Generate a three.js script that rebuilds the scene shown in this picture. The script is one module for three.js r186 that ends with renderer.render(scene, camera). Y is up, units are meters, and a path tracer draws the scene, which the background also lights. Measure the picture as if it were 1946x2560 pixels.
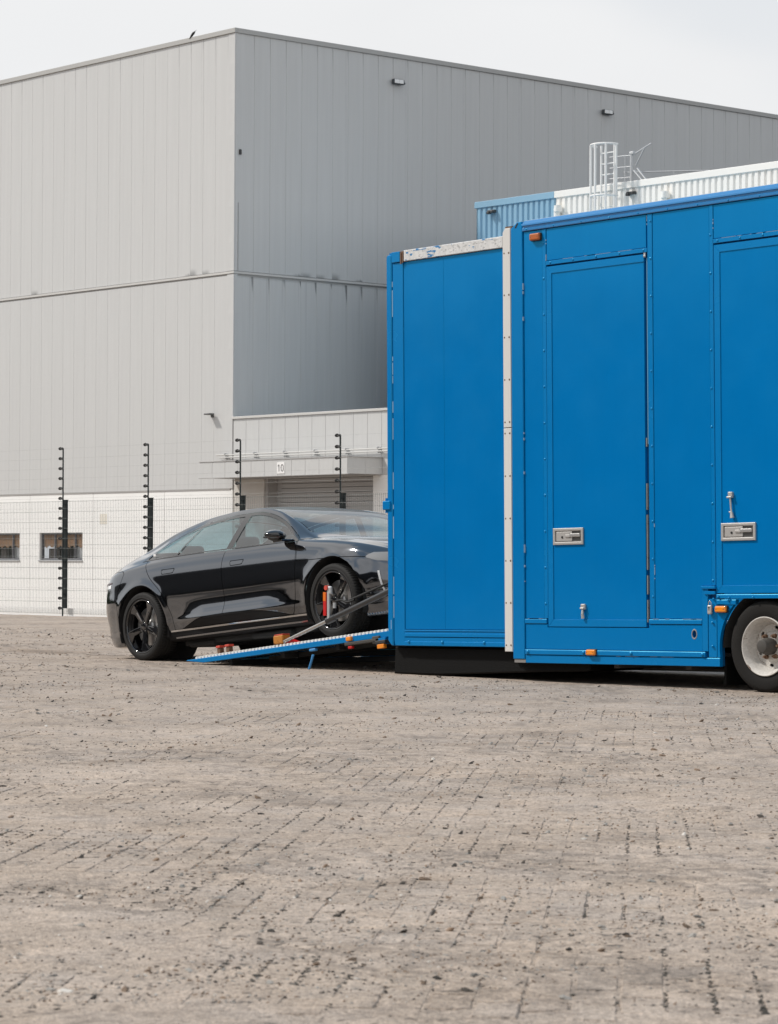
import * as THREE from 'three';
import { mergeGeometries, mergeVertices, toCreasedNormals } from 'three/addons/utils/BufferGeometryUtils.js';
import { RoundedBoxGeometry } from 'three/addons/geometries/RoundedBoxGeometry.js';
import { FontLoader } from 'three/addons/loaders/FontLoader.js';
import { TextGeometry } from 'three/addons/geometries/TextGeometry.js';

// ------------------------------------------------------------------ camera, sky, sun, exposure
// World axes: +x runs along the truck towards its front, +z out of the truck side that the photograph shows, y up, metres.
const scene = new THREE.Scene();
const camera = new THREE.PerspectiveCamera(20.30, 778 / 1024, 0.1, 1500);
camera.rotation.order = 'YXZ';
camera.position.set(19.109, 0.965, 16.611);
camera.rotation.set(0.0186, 0.85521, 0.005);
camera.focus = 26; camera.userData.fStop = 13;
scene.add(camera);
const renderer = new THREE.WebGLRenderer({ antialias: true });
renderer.toneMapping = THREE.LinearToneMapping;
renderer.toneMappingExposure = 1.0;
renderer.shadowMap.enabled = true;
const SUN = new THREE.Vector3(-0.52, 0.72, 0.44).normalize();
const sun = new THREE.DirectionalLight(new THREE.Color(1, 0.955, 0.895), 3.3);
sun.position.copy(SUN).multiplyScalar(90); sun.castShadow = true; sun.shadow.radius = 7;
Object.assign(sun.shadow.camera, { left: -70, right: 70, top: 70, bottom: -70, near: 1, far: 220 });
scene.add(sun, sun.target);

// ------------------------------------------------------------------ noise
const rng = (s) => () => { s = (s + 0x6d2b79f5) | 0; let t = Math.imul(s ^ (s >>> 15), 1 | s); t = (t + Math.imul(t ^ (t >>> 7), 61 | t)) ^ t; return ((t ^ (t >>> 14)) >>> 0) / 4294967296; };
const hash = (x, y, z = 0) => { let h = Math.imul(x | 0, 374761393) ^ Math.imul(y | 0, 668265263) ^ Math.imul(z | 0, 2147483647 - 1234567); h = Math.imul(h ^ (h >>> 13), 1274126177); h ^= h >>> 16; return (h >>> 0) / 4294967296; };
const sm = (t) => t * t * (3 - 2 * t), mix = (a, b, t) => a + (b - a) * t, clamp = (v, a = 0, b = 1) => Math.min(b, Math.max(a, v));
const step = (a, b, v) => sm(clamp((v - a) / (b - a)));
function vn(x, y, p = 0, seed = 0) {            // value noise, periodic when p > 0
  const xi = Math.floor(x), yi = Math.floor(y), fx = sm(x - xi), fy = sm(y - yi), w = (v) => (p ? ((v % p) + p) % p : v);
  const a = hash(w(xi), w(yi), seed), b = hash(w(xi + 1), w(yi), seed), c = hash(w(xi), w(yi + 1), seed), d = hash(w(xi + 1), w(yi + 1), seed);
  return mix(mix(a, b, fx), mix(c, d, fx), fy);
}
function fbm(x, y, o = 4, p = 0, seed = 0) { let s = 0, a = 0.5, n = 0; for (let i = 0; i < o; i++) { s += a * vn(x, y, p, seed + i * 17); n += a; a *= 0.5; x *= 2; y *= 2; p *= 2; } return s / n; }

{ // the sky: white haze low down, broken cloud over pale blue above, the same all round
  const W = 1280, H = 640, d = new Float32Array(W * H * 4);
  for (let j = 0; j < H; j++) for (let i = 0; i < W; i++) {
    const e = ((j + 0.5) / H - 0.5) * Math.PI, a = ((i + 0.5) / W - 0.5) * 2 * Math.PI, y = Math.sin(e), k = (j * W + i) * 4;
    let r = 0.85, g = 0.86, b = 0.88;
    if (y > 0) {
      const q = 1 / (y + 0.22), X = Math.cos(a) * Math.cos(e) * q * 1.7 + 31, Z = Math.sin(a) * Math.cos(e) * q * 1.7 + 57;
      const n = fbm(X * 1.15, Z * 1.15, 6, 0, 5), c = step(0.355, 0.545, n), puff = fbm(X * 3.1 + 9, Z * 3.1, 4, 0, 9);
      const cr = 0.84 + 0.50 * (puff - 0.25), B = [0.30, 0.44, 0.60], C = [cr, cr * 0.985, cr * 0.97];
      const hz = Math.exp(-(((e * 57.3) / 25) ** 2.6));
      r = mix(mix(B[0], C[0], c), 0.845, hz); g = mix(mix(B[1], C[1], c), 0.855, hz); b = mix(mix(B[2], C[2], c), 0.868, hz);
    }
    d[k] = r; d[k + 1] = g; d[k + 2] = b; d[k + 3] = 1;
  }
  const t = new THREE.DataTexture(d, W, H, THREE.RGBAFormat, THREE.FloatType);
  t.mapping = THREE.EquirectangularReflectionMapping; t.magFilter = t.minFilter = THREE.LinearFilter; t.needsUpdate = true;
  scene.background = t; scene.environment = t;
}

// ------------------------------------------------------------------ helpers
const used = {};
const numbered = (n) => { if (!(n in used)) { used[n] = 0; return n; } used[n]++; return n + '_' + String(used[n]).padStart(3, '0'); };
const shade = (o) => { o.castShadow = o.receiveShadow = true; return o; };
function thing(name, label, category, group) { const o = new THREE.Group(); o.name = numbered(name); o.userData = { label, category }; if (group) o.userData.group = group; scene.add(o); return o; }
const mapped = new WeakMap();
const own = (g) => { mapped.set(g, g); return g; };
function part(name, geo, mat, parent, label) { let g; if (Array.isArray(geo)) g = join(geo); else { g = mapped.get(geo); if (!g) { g = clean(geo); mapped.set(geo, g); own(g); } } const m = shade(new THREE.Mesh(g, mat)); m.name = numbered(parent ? parent.name + '/' + name : name).split('/').pop(); if (label) m.userData.label = label; (parent || scene).add(m); return m; }
function metric(g) { // uv in metres from the dominant direction of the normal
  const p = g.attributes.position, n = g.attributes.normal, uv = new Float32Array(p.count * 2);
  for (let i = 0; i < p.count; i++) {
    const ax = Math.abs(n.getX(i)), ay = Math.abs(n.getY(i)), az = Math.abs(n.getZ(i)), x = p.getX(i), y = p.getY(i), z = p.getZ(i);
    if (ax > ay && ax > az) { uv[2 * i] = z; uv[2 * i + 1] = y; } else if (ay > az) { uv[2 * i] = x; uv[2 * i + 1] = z; } else { uv[2 * i] = x; uv[2 * i + 1] = y; }
  }
  g.setAttribute('uv', new THREE.BufferAttribute(uv, 2)); return g;
}
function clean(g) { if (g.index) g = g.toNonIndexed(); for (const k of Object.keys(g.attributes)) if (!['position', 'normal', 'uv'].includes(k)) g.deleteAttribute(k); g.morphAttributes = {}; g.groups.length = 0; return metric(g); }
const join = (list) => (list.length === 1 ? clean(list[0]) : mergeGeometries(list.map(clean)));
const M4 = new THREE.Matrix4();
const box = (x0, x1, y0, y1, z0, z1) => new THREE.BoxGeometry(x1 - x0, y1 - y0, z1 - z0).translate((x0 + x1) / 2, (y0 + y1) / 2, (z0 + z1) / 2);
function poly(pts, z0, z1, bevel = 0, holes = [], seg = 1) { // outline in x,y extruded from z0 to z1
  const s = new THREE.Shape(pts.map((p) => new THREE.Vector2(p[0], p[1]))); for (const h of holes) s.holes.push(h);
  const b = Math.min(bevel, (z1 - z0) / 2.01);
  return new THREE.ExtrudeGeometry(s, { depth: z1 - z0 - b * 2, bevelEnabled: b > 0, bevelThickness: b, bevelSize: b, bevelOffset: -b, bevelSegments: seg, curveSegments: 24 }).translate(0, 0, z0 + b);
}
const slab = (x0, x1, y0, y1, z0, z1, b = 0.003) => poly([[x0, y0], [x1, y0], [x1, y1], [x0, y1]], z0, z1, b);
const rbox = (x0, x1, y0, y1, z0, z1, r = 0.005, s = 2) => new RoundedBoxGeometry(x1 - x0, y1 - y0, z1 - z0, s, Math.min(r, (x1 - x0) / 2.1, (y1 - y0) / 2.1, (z1 - z0) / 2.1)).translate((x0 + x1) / 2, (y0 + y1) / 2, (z0 + z1) / 2);
function rod(a, b, r, n = 8, r2 = r) { const A = new THREE.Vector3(...a), B = new THREE.Vector3(...b), d = B.clone().sub(A), g = new THREE.CylinderGeometry(r2, r, d.length(), n, 1); g.applyQuaternion(new THREE.Quaternion().setFromUnitVectors(new THREE.Vector3(0, 1, 0), d.normalize())); return g.translate((A.x + B.x) / 2, (A.y + B.y) / 2, (A.z + B.z) / 2); }
const tube = (pts, r, n = 24, m = 7) => new THREE.TubeGeometry(new THREE.CatmullRomCurve3(pts.map((p) => new THREE.Vector3(...p))), n, r, m);
const dome = (x, y, z, r, h) => { const g = new THREE.SphereGeometry(r, 8, 4, 0, Math.PI * 2, 0, Math.PI / 2); g.rotateX(Math.PI / 2); g.scale(1, 1, h / r); return g.translate(x, y, z); };
const alongX = (prof, x0, x1) => { const s = new THREE.Shape(prof.map(([z, y]) => new THREE.Vector2(-z, y))); return new THREE.ExtrudeGeometry(s, { depth: x1 - x0, bevelEnabled: false }).rotateY(Math.PI / 2).translate(x0, 0, 0); };

function texture(w, h, fn, srgb = false, rx = 1, ry = 1) { // fn(u, v) -> [r, g, b] linear 0..1
  const d = new Uint8Array(w * h * 4), enc = (v) => { v = clamp(v); return Math.round(255 * (srgb ? (v < 0.0031308 ? v * 12.92 : 1.055 * v ** (1 / 2.4) - 0.055) : v)); };
  for (let j = 0; j < h; j++) for (let i = 0; i < w; i++) { const c = fn((i + 0.5) / w, (j + 0.5) / h), k = (j * w + i) * 4; for (let q = 0; q < 3; q++) d[k + q] = enc(c[q]); d[k + 3] = 255; }
  const t = new THREE.DataTexture(d, w, h, THREE.RGBAFormat); t.wrapS = t.wrapT = THREE.RepeatWrapping; t.magFilter = THREE.LinearFilter; t.minFilter = THREE.LinearMipmapLinearFilter; t.generateMipmaps = true;
  if (srgb) t.colorSpace = THREE.SRGBColorSpace; t.repeat.set(rx, ry); t.needsUpdate = true; return t;
}
const lin = (r, g, b) => new THREE.Color().setRGB(r, g, b);
const std = (c, roughness = 0.6, more = {}) => new THREE.MeshStandardMaterial({ color: Array.isArray(c) ? lin(...c) : c, roughness, ...more });
const phys = (c, roughness = 0.6, more = {}) => new THREE.MeshPhysicalMaterial({ color: Array.isArray(c) ? lin(...c) : c, roughness, ...more });

// ------------------------------------------------------------------ materials
const groundTex = texture(1280, 1280, (u, v) => {                     // dusty grey-tan grit, 2.4 m a tile
  const blot = fbm(u * 5, v * 5, 4, 5, 1), fine = vn(u * 310, v * 310, 310, 3), grit = vn(u * 640, v * 640, 640, 4), mid = fbm(u * 40, v * 40, 3, 40, 7);
  const warm = fbm(u * 9 + 3, v * 9, 3, 9, 21);
  let k = 0.82 + 0.30 * (blot - 0.5) + 0.40 * (fine - 0.5) + 0.34 * (grit - 0.5) + 0.34 * (mid - 0.5) + 0.22 * (vn(u * 170, v * 170, 170, 5) - 0.5);
  const moss = step(0.56, 0.66, fbm(u * 7 + 2, v * 7, 5, 7, 23)) * step(0.40, 0.62, 0.5 * mid + 0.5 * fbm(u * 90, v * 90, 2, 90, 25)); k *= 1 - 0.26 * moss;
  const sp = vn(u * 120, v * 120, 120, 11), dark = step(0.80, 0.90, sp) * step(0.46, 0.62, fbm(u * 14, v * 14, 3, 14, 13));
  k *= 1 - 0.60 * dark;
  const pale = step(0.93, 0.97, vn(u * 210, v * 210, 210, 15)); k += 0.24 * pale;
  return [k * mix(0.452, 0.480, warm), k * mix(0.378, 0.378, warm), k * mix(0.322, 0.294, warm)];
}, true, 1 / 2.4, 1 / 2.4);
const groundBump = texture(768, 768, (u, v) => { const k = 0.5 * vn(u * 330, v * 330, 330, 3) + 0.3 * vn(u * 130, v * 130, 130, 11) + 0.2 * fbm(u * 40, v * 40, 3, 40, 7); return [k, k, k]; }, false, 1 / 1.2, 1 / 1.2);
const dust = (tint = [1, 1, 1], more = {}) => std(tint, 0.95, { map: groundTex, bumpMap: groundBump, bumpScale: 0.006, ...more });
const streak = texture(512, 512, (u, v) => { const s = fbm(u * 24, v * 1.5, 4, 24, 31), f = fbm(u * 90, v * 5, 3, 90, 33), m = fbm(u * 6, v * 6, 4, 6, 35); const k = 0.90 + 0.09 * s + 0.03 * f + 0.04 * (m - 0.5); return [k, k, k]; }, true, 0.25, 0.25);
const scuff = texture(1024, 1024, (u, v) => { // dulled, lightly rubbed paint with a few scratches
  const m = fbm(u * 6, v * 6, 5, 6, 41), s = fbm(u * 50, v * 2, 3, 50, 43), h = fbm(u * 3, v * 110, 3, 0, 45);
  const scr = step(0.80, 0.90, vn(u * 700, v * 9, 700, 47)) * step(0.72, 0.8, vn(u * 14, v * 14, 14, 48));
  const k = 0.92 + 0.07 * (m - 0.5) + 0.025 * (s - 0.5), w = 0.04 * scr + 0.02 * step(0.66, 0.8, h) * step(0.55, 0.7, m);
  return [k + w * 2, k + w, k + w];
}, true, 0.5, 0.5);
const scuffRough = texture(512, 512, (u, v) => { const k = 0.80 + 0.4 * (fbm(u * 8, v * 8, 4, 8, 51) - 0.5); return [k, k, k]; }, false, 0.5, 0.5);
const wave = texture(512, 512, (u, v) => { const k = fbm(u * 4, v * 4, 3, 4, 61); return [k, k, k]; }, false, 0.35, 0.35);
const plaster = texture(512, 512, (u, v) => { const m = fbm(u * 5, v * 5, 4, 5, 71), f = fbm(u * 60, v * 60, 2, 60, 73), st = fbm(u * 30, v * 2, 3, 30, 75); const k = 0.93 + 0.05 * (m - 0.5) + 0.02 * f + 0.03 * st; return [k, k * 0.995, k * 0.985]; }, true, 0.2, 0.2);
const wornRail = texture(1024, 128, (u, v) => { // bare scratched aluminium with islands of blue paint left
  const p = fbm(u * 26, v * 5, 4, 0, 81), edge = fbm(u * 80, v * 3, 3, 0, 83), dirt = fbm(u * 60, v * 9, 3, 0, 85);
  const blue = step(0.66, 0.69, p + 0.10 * (0.5 - v) + 0.10 * (step(0.5, 0.1, Math.abs(u - 0.33) * 2) - 1) ), k = 0.66 + 0.20 * (edge - 0.5) - 0.22 * step(0.60, 0.76, dirt);
  return blue > 0.5 ? [0.05, 0.20, 0.42] : [k, k * 0.99, k * 0.97];
}, true, 1 / 1.5, 1 / 0.12);
const rustTex = texture(512, 512, (u, v) => { const m = fbm(u * 7, v * 7, 5, 7, 91), f = fbm(u * 40, v * 40, 3, 40, 93), r = step(0.57, 0.72, m * 0.75 + f * 0.25), k = 0.80 + 0.3 * (f - 0.5) + 0.2 * (m - 0.5); return [mix(k * 0.95, 0.16, r), mix(k * 0.93, 0.085, r), mix(k * 0.90, 0.05, r)]; }, true, 2.5, 2.5);
const rubberBump = texture(256, 256, (u, v) => { const k = fbm(u * 30, v * 30, 3, 30, 95); return [k, k, k]; }, false, 6, 6);

const M = {
  blue: phys([0.0, 0.172, 0.49], 0.25, { ior: 1.85, map: scuff, roughnessMap: scuffRough, bumpMap: wave, bumpScale: 0.004, specularIntensity: 1, specularColor: lin(0.05, 0.9, 1) }),
  blueTrim: phys([0.0, 0.182, 0.50], 0.30, { ior: 1.8, map: scuff, roughnessMap: scuffRough, specularIntensity: 1, specularColor: lin(0.15, 0.9, 1) }),
  core: std([0.0, 0.10, 0.28], 0.6),
  chip: std([0.30, 0.42, 0.55], 0.6), seal: std([0.34, 0.33, 0.31], 0.6, { map: rustTex }),
  post: std([0.66, 0.64, 0.61], 0.55, { map: streak }),
  worn: std([1, 1, 1], 0.5, { map: wornRail, metalness: 0.15 }),
  rust: std([0.15, 0.085, 0.05], 0.85), alu: std([0.52, 0.51, 0.50], 0.38, { metalness: 0.75 }), cast: std([0.50, 0.48, 0.46], 0.45, { metalness: 0.45, map: streak }),
  steel: std([0.62, 0.60, 0.57], 0.22, { metalness: 0.95 }), dark: std([0.008, 0.008, 0.008], 0.7), rubber: phys([0.006, 0.006, 0.006], 0.75, { specularIntensity: 0.3, bumpMap: rubberBump, bumpScale: 0.002 }),
  tyre: phys([0.017, 0.0165, 0.016], 0.7, { specularIntensity: 0.5, bumpMap: rubberBump, bumpScale: 0.0012 }), tyreDusty: phys([0.017, 0.016, 0.015], 0.85, { specularIntensity: 0.35, bumpMap: rubberBump, bumpScale: 0.002 }),
  rimWhite: std([0.74, 0.72, 0.69], 0.5, { map: rustTex }), hubIron: std([0.055, 0.05, 0.044], 0.7),
  amber: phys([0.85, 0.26, 0.012], 0.25, { clearcoat: 0.6 }), amberOld: phys([0.42, 0.10, 0.012], 0.4, { clearcoat: 0.3 }), red: phys([0.55, 0.012, 0.012], 0.35), redDull: std([0.55, 0.06, 0.035], 0.6),
  yellowBox: std([0.62, 0.24, 0.03], 0.6, { map: rustTex }), black: phys([0.008, 0.008, 0.009], 0.18, { clearcoat: 0.5 }),
  cladding: std([0.60, 0.59, 0.57], 0.42, { map: streak }), trim: std([0.56, 0.55, 0.53], 0.5), concrete: std([0.885, 0.885, 0.875], 0.8, { map: plaster }), render: std([0.62, 0.60, 0.57], 0.85, { map: plaster }),
  shadowGap: std([0.50, 0.495, 0.485], 0.9), slat: std([0.40, 0.47, 0.57], 0.5), slatGrey: std([0.42, 0.42, 0.42], 0.6), white: std([0.80, 0.79, 0.77], 0.5),
  fence: std([0.008, 0.016, 0.017], 0.5), wire: std([0.22, 0.235, 0.23], 0.5), strand: std([0.45, 0.45, 0.44], 0.4, { metalness: 0.8 }),
  corrBlue: std([0.24, 0.42, 0.56], 0.45), corrWhite: std([0.84, 0.82, 0.78], 0.5), galv: std([0.50, 0.51, 0.52], 0.45, { metalness: 0.4 }), bitumen: std([0.06, 0.06, 0.06], 0.95),
  paint: phys([0.128, 0.136, 0.150], 0.09, { metalness: 1, clearcoat: 1, clearcoatRoughness: 0.01 }), gloss: phys([0.006, 0.006, 0.007], 0.08, { clearcoat: 1, clearcoatRoughness: 0.02 }),
  glass: phys([0.47, 0.65, 0.69], 0.0, { transmission: 1, thickness: 0, ior: 2.33, side: THREE.DoubleSide }), liner: std([0.02, 0.02, 0.02], 0.9), cabin: std([0.07, 0.068, 0.066], 0.7), chrome: std([0.60, 0.60, 0.61], 0.12, { metalness: 1 }),
  machined: phys([0.30, 0.30, 0.31], 0.16, { metalness: 0.9 }), disc: std([0.42, 0.41, 0.40], 0.35, { metalness: 0.8 }), lens: phys([0.88, 0.88, 0.87], 0.08, { clearcoat: 1 }), headLens: phys([0.28, 0.285, 0.29], 0.06, { clearcoat: 1, clearcoatRoughness: 0.02 }), railBlue: phys([0.0, 0.185, 0.48], 0.3, { map: scuff, clearcoat: 0.8, clearcoatRoughness: 0.2 }), skirt: phys([0.008, 0.008, 0.009], 0.6, { specularIntensity: 0.4 }),
};

// ------------------------------------------------------------------ the yard: sanded block paving, grit and stones
const EYE = camera.position, AIM = Math.atan2(-0.656, -0.7547), KERB = -13.5;
const sandy = (x, z) => fbm(x * 0.9 + 40, z * 0.9 + 11, 3, 0, 101);            // where drifted sand lies thick
const sandY = (x, z) => -0.0022 + 0.0065 * step(0.36, 0.54, sandy(x, z)) + 0.009 * (fbm(x * 12, z * 12, 3, 0, 105) - 0.45) + 0.004 * (vn(x * 31, z * 31, 0, 107) - 0.5) + 0.002 * (vn(x * 75, z * 75, 0, 108) - 0.5);
function soil(x, z, out) {                                                         // dirt, damp and dust patches as colour
  const a = fbm(x * 0.35 + 7, z * 0.35, 4, 0, 111), b = fbm(x * 1.7, z * 1.7 + 5, 4, 0, 113), g = vn(x * 24, z * 24, 0, 115);
  let k = 0.98 + 0.22 * (a - 0.5) + 0.20 * (b - 0.5);
  const moss = step(0.58, 0.68, fbm(x * 1.1 + 3, z * 1.1 + 70, 4, 0, 117)) * step(0.45, 0.62, 0.6 * g + 0.4 * b);
  k *= 1 - 0.30 * moss;
  const damp = step(-7.3, -5.6, -Math.abs(x + 14) + 2.2) * step(0.62, 0.1, Math.abs(z + 1.05 + 0.25 * (b - 0.5))) * step(0.35, 0.55, b + 0.1 * g);
  k *= 1 - 0.34 * damp;
  out[0] = k * (1 + 0.03 * damp); out[1] = k * (1 - 0.03 * damp); out[2] = k * (1 - 0.10 * damp);
}
const yard = new THREE.Group(); yard.name = 'yard_ground'; yard.userData = { kind: 'structure' }; scene.add(yard);
{
  const ang = []; for (let a = -180; a < -14; a += 4) ang.push(a); for (let i = 0; i <= 300; i++) ang.push(-13 + (i * 26) / 300); for (let a = 14.5; a <= 180; a += 4) ang.push(a); ang.push(180);
  const rad = [0.3, 2, 4, 5]; let r = 5.5; while (r < 420) { rad.push(r); r *= r < 15 ? 1.0019 : r < 60 ? 1.011 : 1.12; }
  const na = ang.length, nr = rad.length, P = new Float32Array(na * nr * 3), C = new Float32Array(na * nr * 3), U = new Float32Array(na * nr * 2), idx = [], c = [0, 0, 0];
  for (let j = 0; j < nr; j++) for (let i = 0; i < na; i++) {
    const th = AIM + (ang[i] * Math.PI) / 180, dx = Math.cos(th), dz = Math.sin(th); let q = rad[j];
    if (dz < 0) q = Math.min(q, (KERB - EYE.z) / dz);
    const x = EYE.x + dx * q, z = EYE.z + dz * q, k = j * na + i, fine = Math.abs(ang[i]) < 13.5 && q < 60;
    P[k * 3] = x; P[k * 3 + 1] = fine ? sandY(x, z) * (q < 22 ? 1 : 0.6) : -0.004; P[k * 3 + 2] = z; U[k * 2] = x; U[k * 2 + 1] = z;
    soil(x, z, c); C.set(c, k * 3);
  }
  for (let j = 0; j < nr - 1; j++) for (let i = 0; i < na - 1; i++) { const a = j * na + i, b = a + 1, d = a + na, e = d + 1; idx.push(a, b, d, b, e, d); }
  const g = new THREE.BufferGeometry(); g.setAttribute('position', new THREE.BufferAttribute(P, 3)); g.setAttribute('uv', new THREE.BufferAttribute(U, 2)); g.setAttribute('color', new THREE.BufferAttribute(C, 3)); g.setIndex(idx); g.computeVertexNormals();
  if (g.attributes.normal.getY(na * 20 + 60) < 0) { for (let i = 0; i < idx.length; i += 3) [idx[i], idx[i + 1]] = [idx[i + 1], idx[i]]; g.setIndex(idx); g.computeVertexNormals(); }
  part('sand', own(g), dust([1, 1, 1], { vertexColors: true }), yard);
}
{ // pavers laid in stretcher bond across the yard at about 46 degrees
  const ca = Math.cos(46.1 * Math.PI / 180), sa = Math.sin(46.1 * Math.PI / 180), R = rng(7), list = [];
  const L = 0.211, W = 0.1055, view = (x, z) => { const dx = x - EYE.x, dz = z - EYE.z; return [dx * -0.7547 + dz * -0.656, dx * 0.656 + dz * -0.7547]; };
  for (let i = -260; i < 260; i++) for (let j = -130; j < 130; j++) { // i across the courses, j along them, counted from below the camera
    const s = i * W, t = (j + (i & 1) * 0.5) * L, x = EYE.x + -ca * t + sa * s, z = EYE.z + -sa * t - ca * s, [d, l] = view(x, z);
    if (d < 6.2 || d > 19 || Math.abs(l) > d * 0.152 + 0.15) continue;
    const bare = sandy(x, z); if (bare > 0.62) continue;
    list.push({ x, z, d, bare });
  }
  list.sort((a, b) => a.d + (a.bare > 0.50 ? 3 : 0) - b.d - (b.bare > 0.50 ? 3 : 0));
  const stone = dust([1, 1, 1], { vertexColors: true }), c3 = [0, 0, 0], form = (p) => { // each block with its own edges, colour and wear
    const w = W - 0.006, l = L - 0.006, j = () => (R() - 0.5) * 0.006, y = 0.0005 + (R() - 0.5) * 0.0025, tx = (R() - 0.5) * 0.012, tz = (R() - 0.5) * 0.012, v = 0.93 + 0.12 * R(), wa = (R() - 0.5) * 0.03;
    const g = poly([[-l / 2 + j(), -w / 2 + j()], [j(), -w / 2 + j() * 0.6], [l / 2 + j(), -w / 2 + j()], [l / 2 + j(), w / 2 + j()], [j(), w / 2 + j() * 0.6], [-l / 2 + j(), w / 2 + j()]], -0.03, 0, 0.004).rotateX(-Math.PI / 2);
    g.applyMatrix4(M4.makeRotationFromEuler(new THREE.Euler(tx, Math.PI - 46.1 * Math.PI / 180 + (R() - 0.5) * 0.02, tz))).translate(p.x, y, p.z);
    const q = clean(g), P = q.attributes.position, C = new Float32Array(P.count * 3), U = q.attributes.uv;
    for (let i = 0; i < P.count; i++) { soil(P.getX(i), P.getZ(i), c3); C[i * 3] = c3[0] * v * (1 + wa); C[i * 3 + 1] = c3[1] * v; C[i * 3 + 2] = c3[2] * v * (1 - wa); U.setXY(i, P.getX(i), P.getZ(i)); }
    q.setAttribute('color', new THREE.BufferAttribute(C, 3)); return q;
  };
  list.slice(0, 300).forEach((p) => { const g = form(p); g.translate(-p.x, 0, -p.z); part('paver', own(g), stone, yard).position.set(p.x, 0, p.z); });
  const rest = part('far_pavers', own(mergeGeometries(list.slice(300).map(form))), stone, yard); rest.userData.kind = 'stuff';
}
{ // stones, clods and crumbs of dirt
  const R = rng(21), N = 19000, tint = new THREE.Color(), o = new THREE.Object3D();
  const rock = (k) => { const g = new THREE.IcosahedronGeometry(1, 1), p = g.attributes.position, q = rng(k); const m = new Map(); for (let i = 0; i < p.count; i++) { const key = [p.getX(i), p.getY(i), p.getZ(i)].map((v) => v.toFixed(3)).join(); if (!m.has(key)) m.set(key, 0.65 + 0.6 * q()); const s = m.get(key); p.setXYZ(i, p.getX(i) * s, p.getY(i) * s * 0.55, p.getZ(i) * s * 0.8); } g.computeVertexNormals(); return g; };
  const sets = [0, 1, 2].map((k) => { const im = shade(new THREE.InstancedMesh(rock(k + 3), std([1, 1, 1], 0.95), N / 2)); im.count = 0; im.name = numbered('loose_stones'); im.userData = { kind: 'stuff', label: ['dark clods of dirt lying loose along the paving joints', 'small grey and tan stones strewn over the sandy yard', 'brown crumbs of soil scattered over the sandy paving'][k], category: ['dirt clods', 'stones', 'soil crumbs'][k] }; scene.add(im); return im; });
  let n = 0;
  const c46 = Math.cos(46.1 * Math.PI / 180), s46 = Math.sin(46.1 * Math.PI / 180), crumb = (x, z, s) => { const im = sets[0]; o.position.set(x, Math.max(-0.002, sandY(x, z)) + s * 0.15, z); o.rotation.set(R() * 0.4, R() * 6.3, R() * 0.4); o.scale.set(s * (0.8 + R()), s * (0.35 + 0.4 * R()), s); o.updateMatrix(); im.setMatrixAt(im.count, o.matrix); const v = 0.6 + 0.9 * R(); im.setColorAt(im.count, tint.setRGB(0.045 * v, 0.040 * v, 0.033 * v)); im.count++; };
  for (let k = 0; k < 60000 && sets[0].count < 5200; k++) { // moss and dirt lodged in the joints, thick in some places and missing in others
    const d = 6.2 + 13 * R() ** 1.4, l = (R() - 0.5) * 2 * (d * 0.146 + 0.1), x0 = EYE.x - 0.7547 * d + 0.656 * l, z0 = EYE.z - 0.656 * d - 0.7547 * l;
    let s = (x0 - EYE.x) * s46 - (z0 - EYE.z) * c46, t = -(x0 - EYE.x) * c46 - (z0 - EYE.z) * s46; const row = Math.round(s / 0.1055 - 0.5);
    if (R() < 0.78) s = (row + 0.5) * 0.1055 + (R() - 0.5) * 0.010; else { const ph = ((row + 1) & 1) * 0.5 * 0.211; t = Math.round((t - ph) / 0.211 - 0.5) * 0.211 + 0.1055 + ph + (R() - 0.5) * 0.010; }
    const x = EYE.x - c46 * t + s46 * s, z = EYE.z - s46 * t - c46 * s;
    if (R() > 0.04 + step(0.47, 0.66, fbm(x * 2.1 + 90, z * 2.1, 4, 0, 151)) * step(0.66, 0.5, sandy(x, z))) continue;
    crumb(x, z, 0.0022 + 0.0055 * R() * R());
  }
  for (let k = 0; k < 420; k++) { const d = 6.3 + 9 * R() ** 1.6, l = (R() - 0.5) * 2 * (d * 0.146 + 0.1), x = EYE.x - 0.7547 * d + 0.656 * l, z = EYE.z - 0.656 * d - 0.7547 * l; if (R() < 0.15 + step(0.45, 0.62, fbm(x * 1.1 + 30, z * 1.1, 4, 0, 161))) crumb(x, z, 0.0035 + 0.0055 * R() * R()); }
  while (n < N) {
    const d = 6.3 + 36 * R() ** 1.3, l = (R() - 0.5) * 2 * (d * 0.148 + 0.1), x = EYE.x - 0.7547 * d + 0.656 * l, z = EYE.z - 0.656 * d - 0.7547 * l;
    const cl = fbm(x * 1.3 + 9, z * 1.3, 4, 0, 131), lot = step(0.42, 0.68, cl); if (R() > 0.18 + 0.82 * lot) continue;
    if (z < KERB + 0.3 || (z < 0.05 && z > -2.6 && x > 0)) continue;
    const kind = R() < 0.30 ? 0 : R() < 0.55 ? 1 : 2, im = sets[kind]; if (im.count >= N / 2) { n++; continue; }
    const big = R(), s = (0.0015 + 0.0036 * R() + (big > 0.965 ? 0.006 * R() + 0.003 : 0)) * (0.8 + d / 55);
    o.position.set(x, Math.max(0, sandY(x, z)) + s * 0.2, z); o.rotation.set(R() * 0.5, R() * 6.3, R() * 0.5); o.scale.set(s * (1 + R() * 0.8), s * (0.7 + 0.4 * R()), s); o.updateMatrix();
    im.setMatrixAt(im.count, o.matrix);
    const v = 0.6 + 0.8 * R(); if (kind === 0) tint.setRGB(0.050 * v, 0.042 * v, 0.035 * v); else if (kind === 1) { const w = R() < 0.12 ? 1.9 : 1; tint.setRGB(0.25 * v * w, 0.235 * v * w, 0.215 * v * w); } else tint.setRGB(0.19 * v, 0.135 * v, 0.095 * v);
    im.setColorAt(im.count, tint); im.count++; n++;
  }
}
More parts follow.
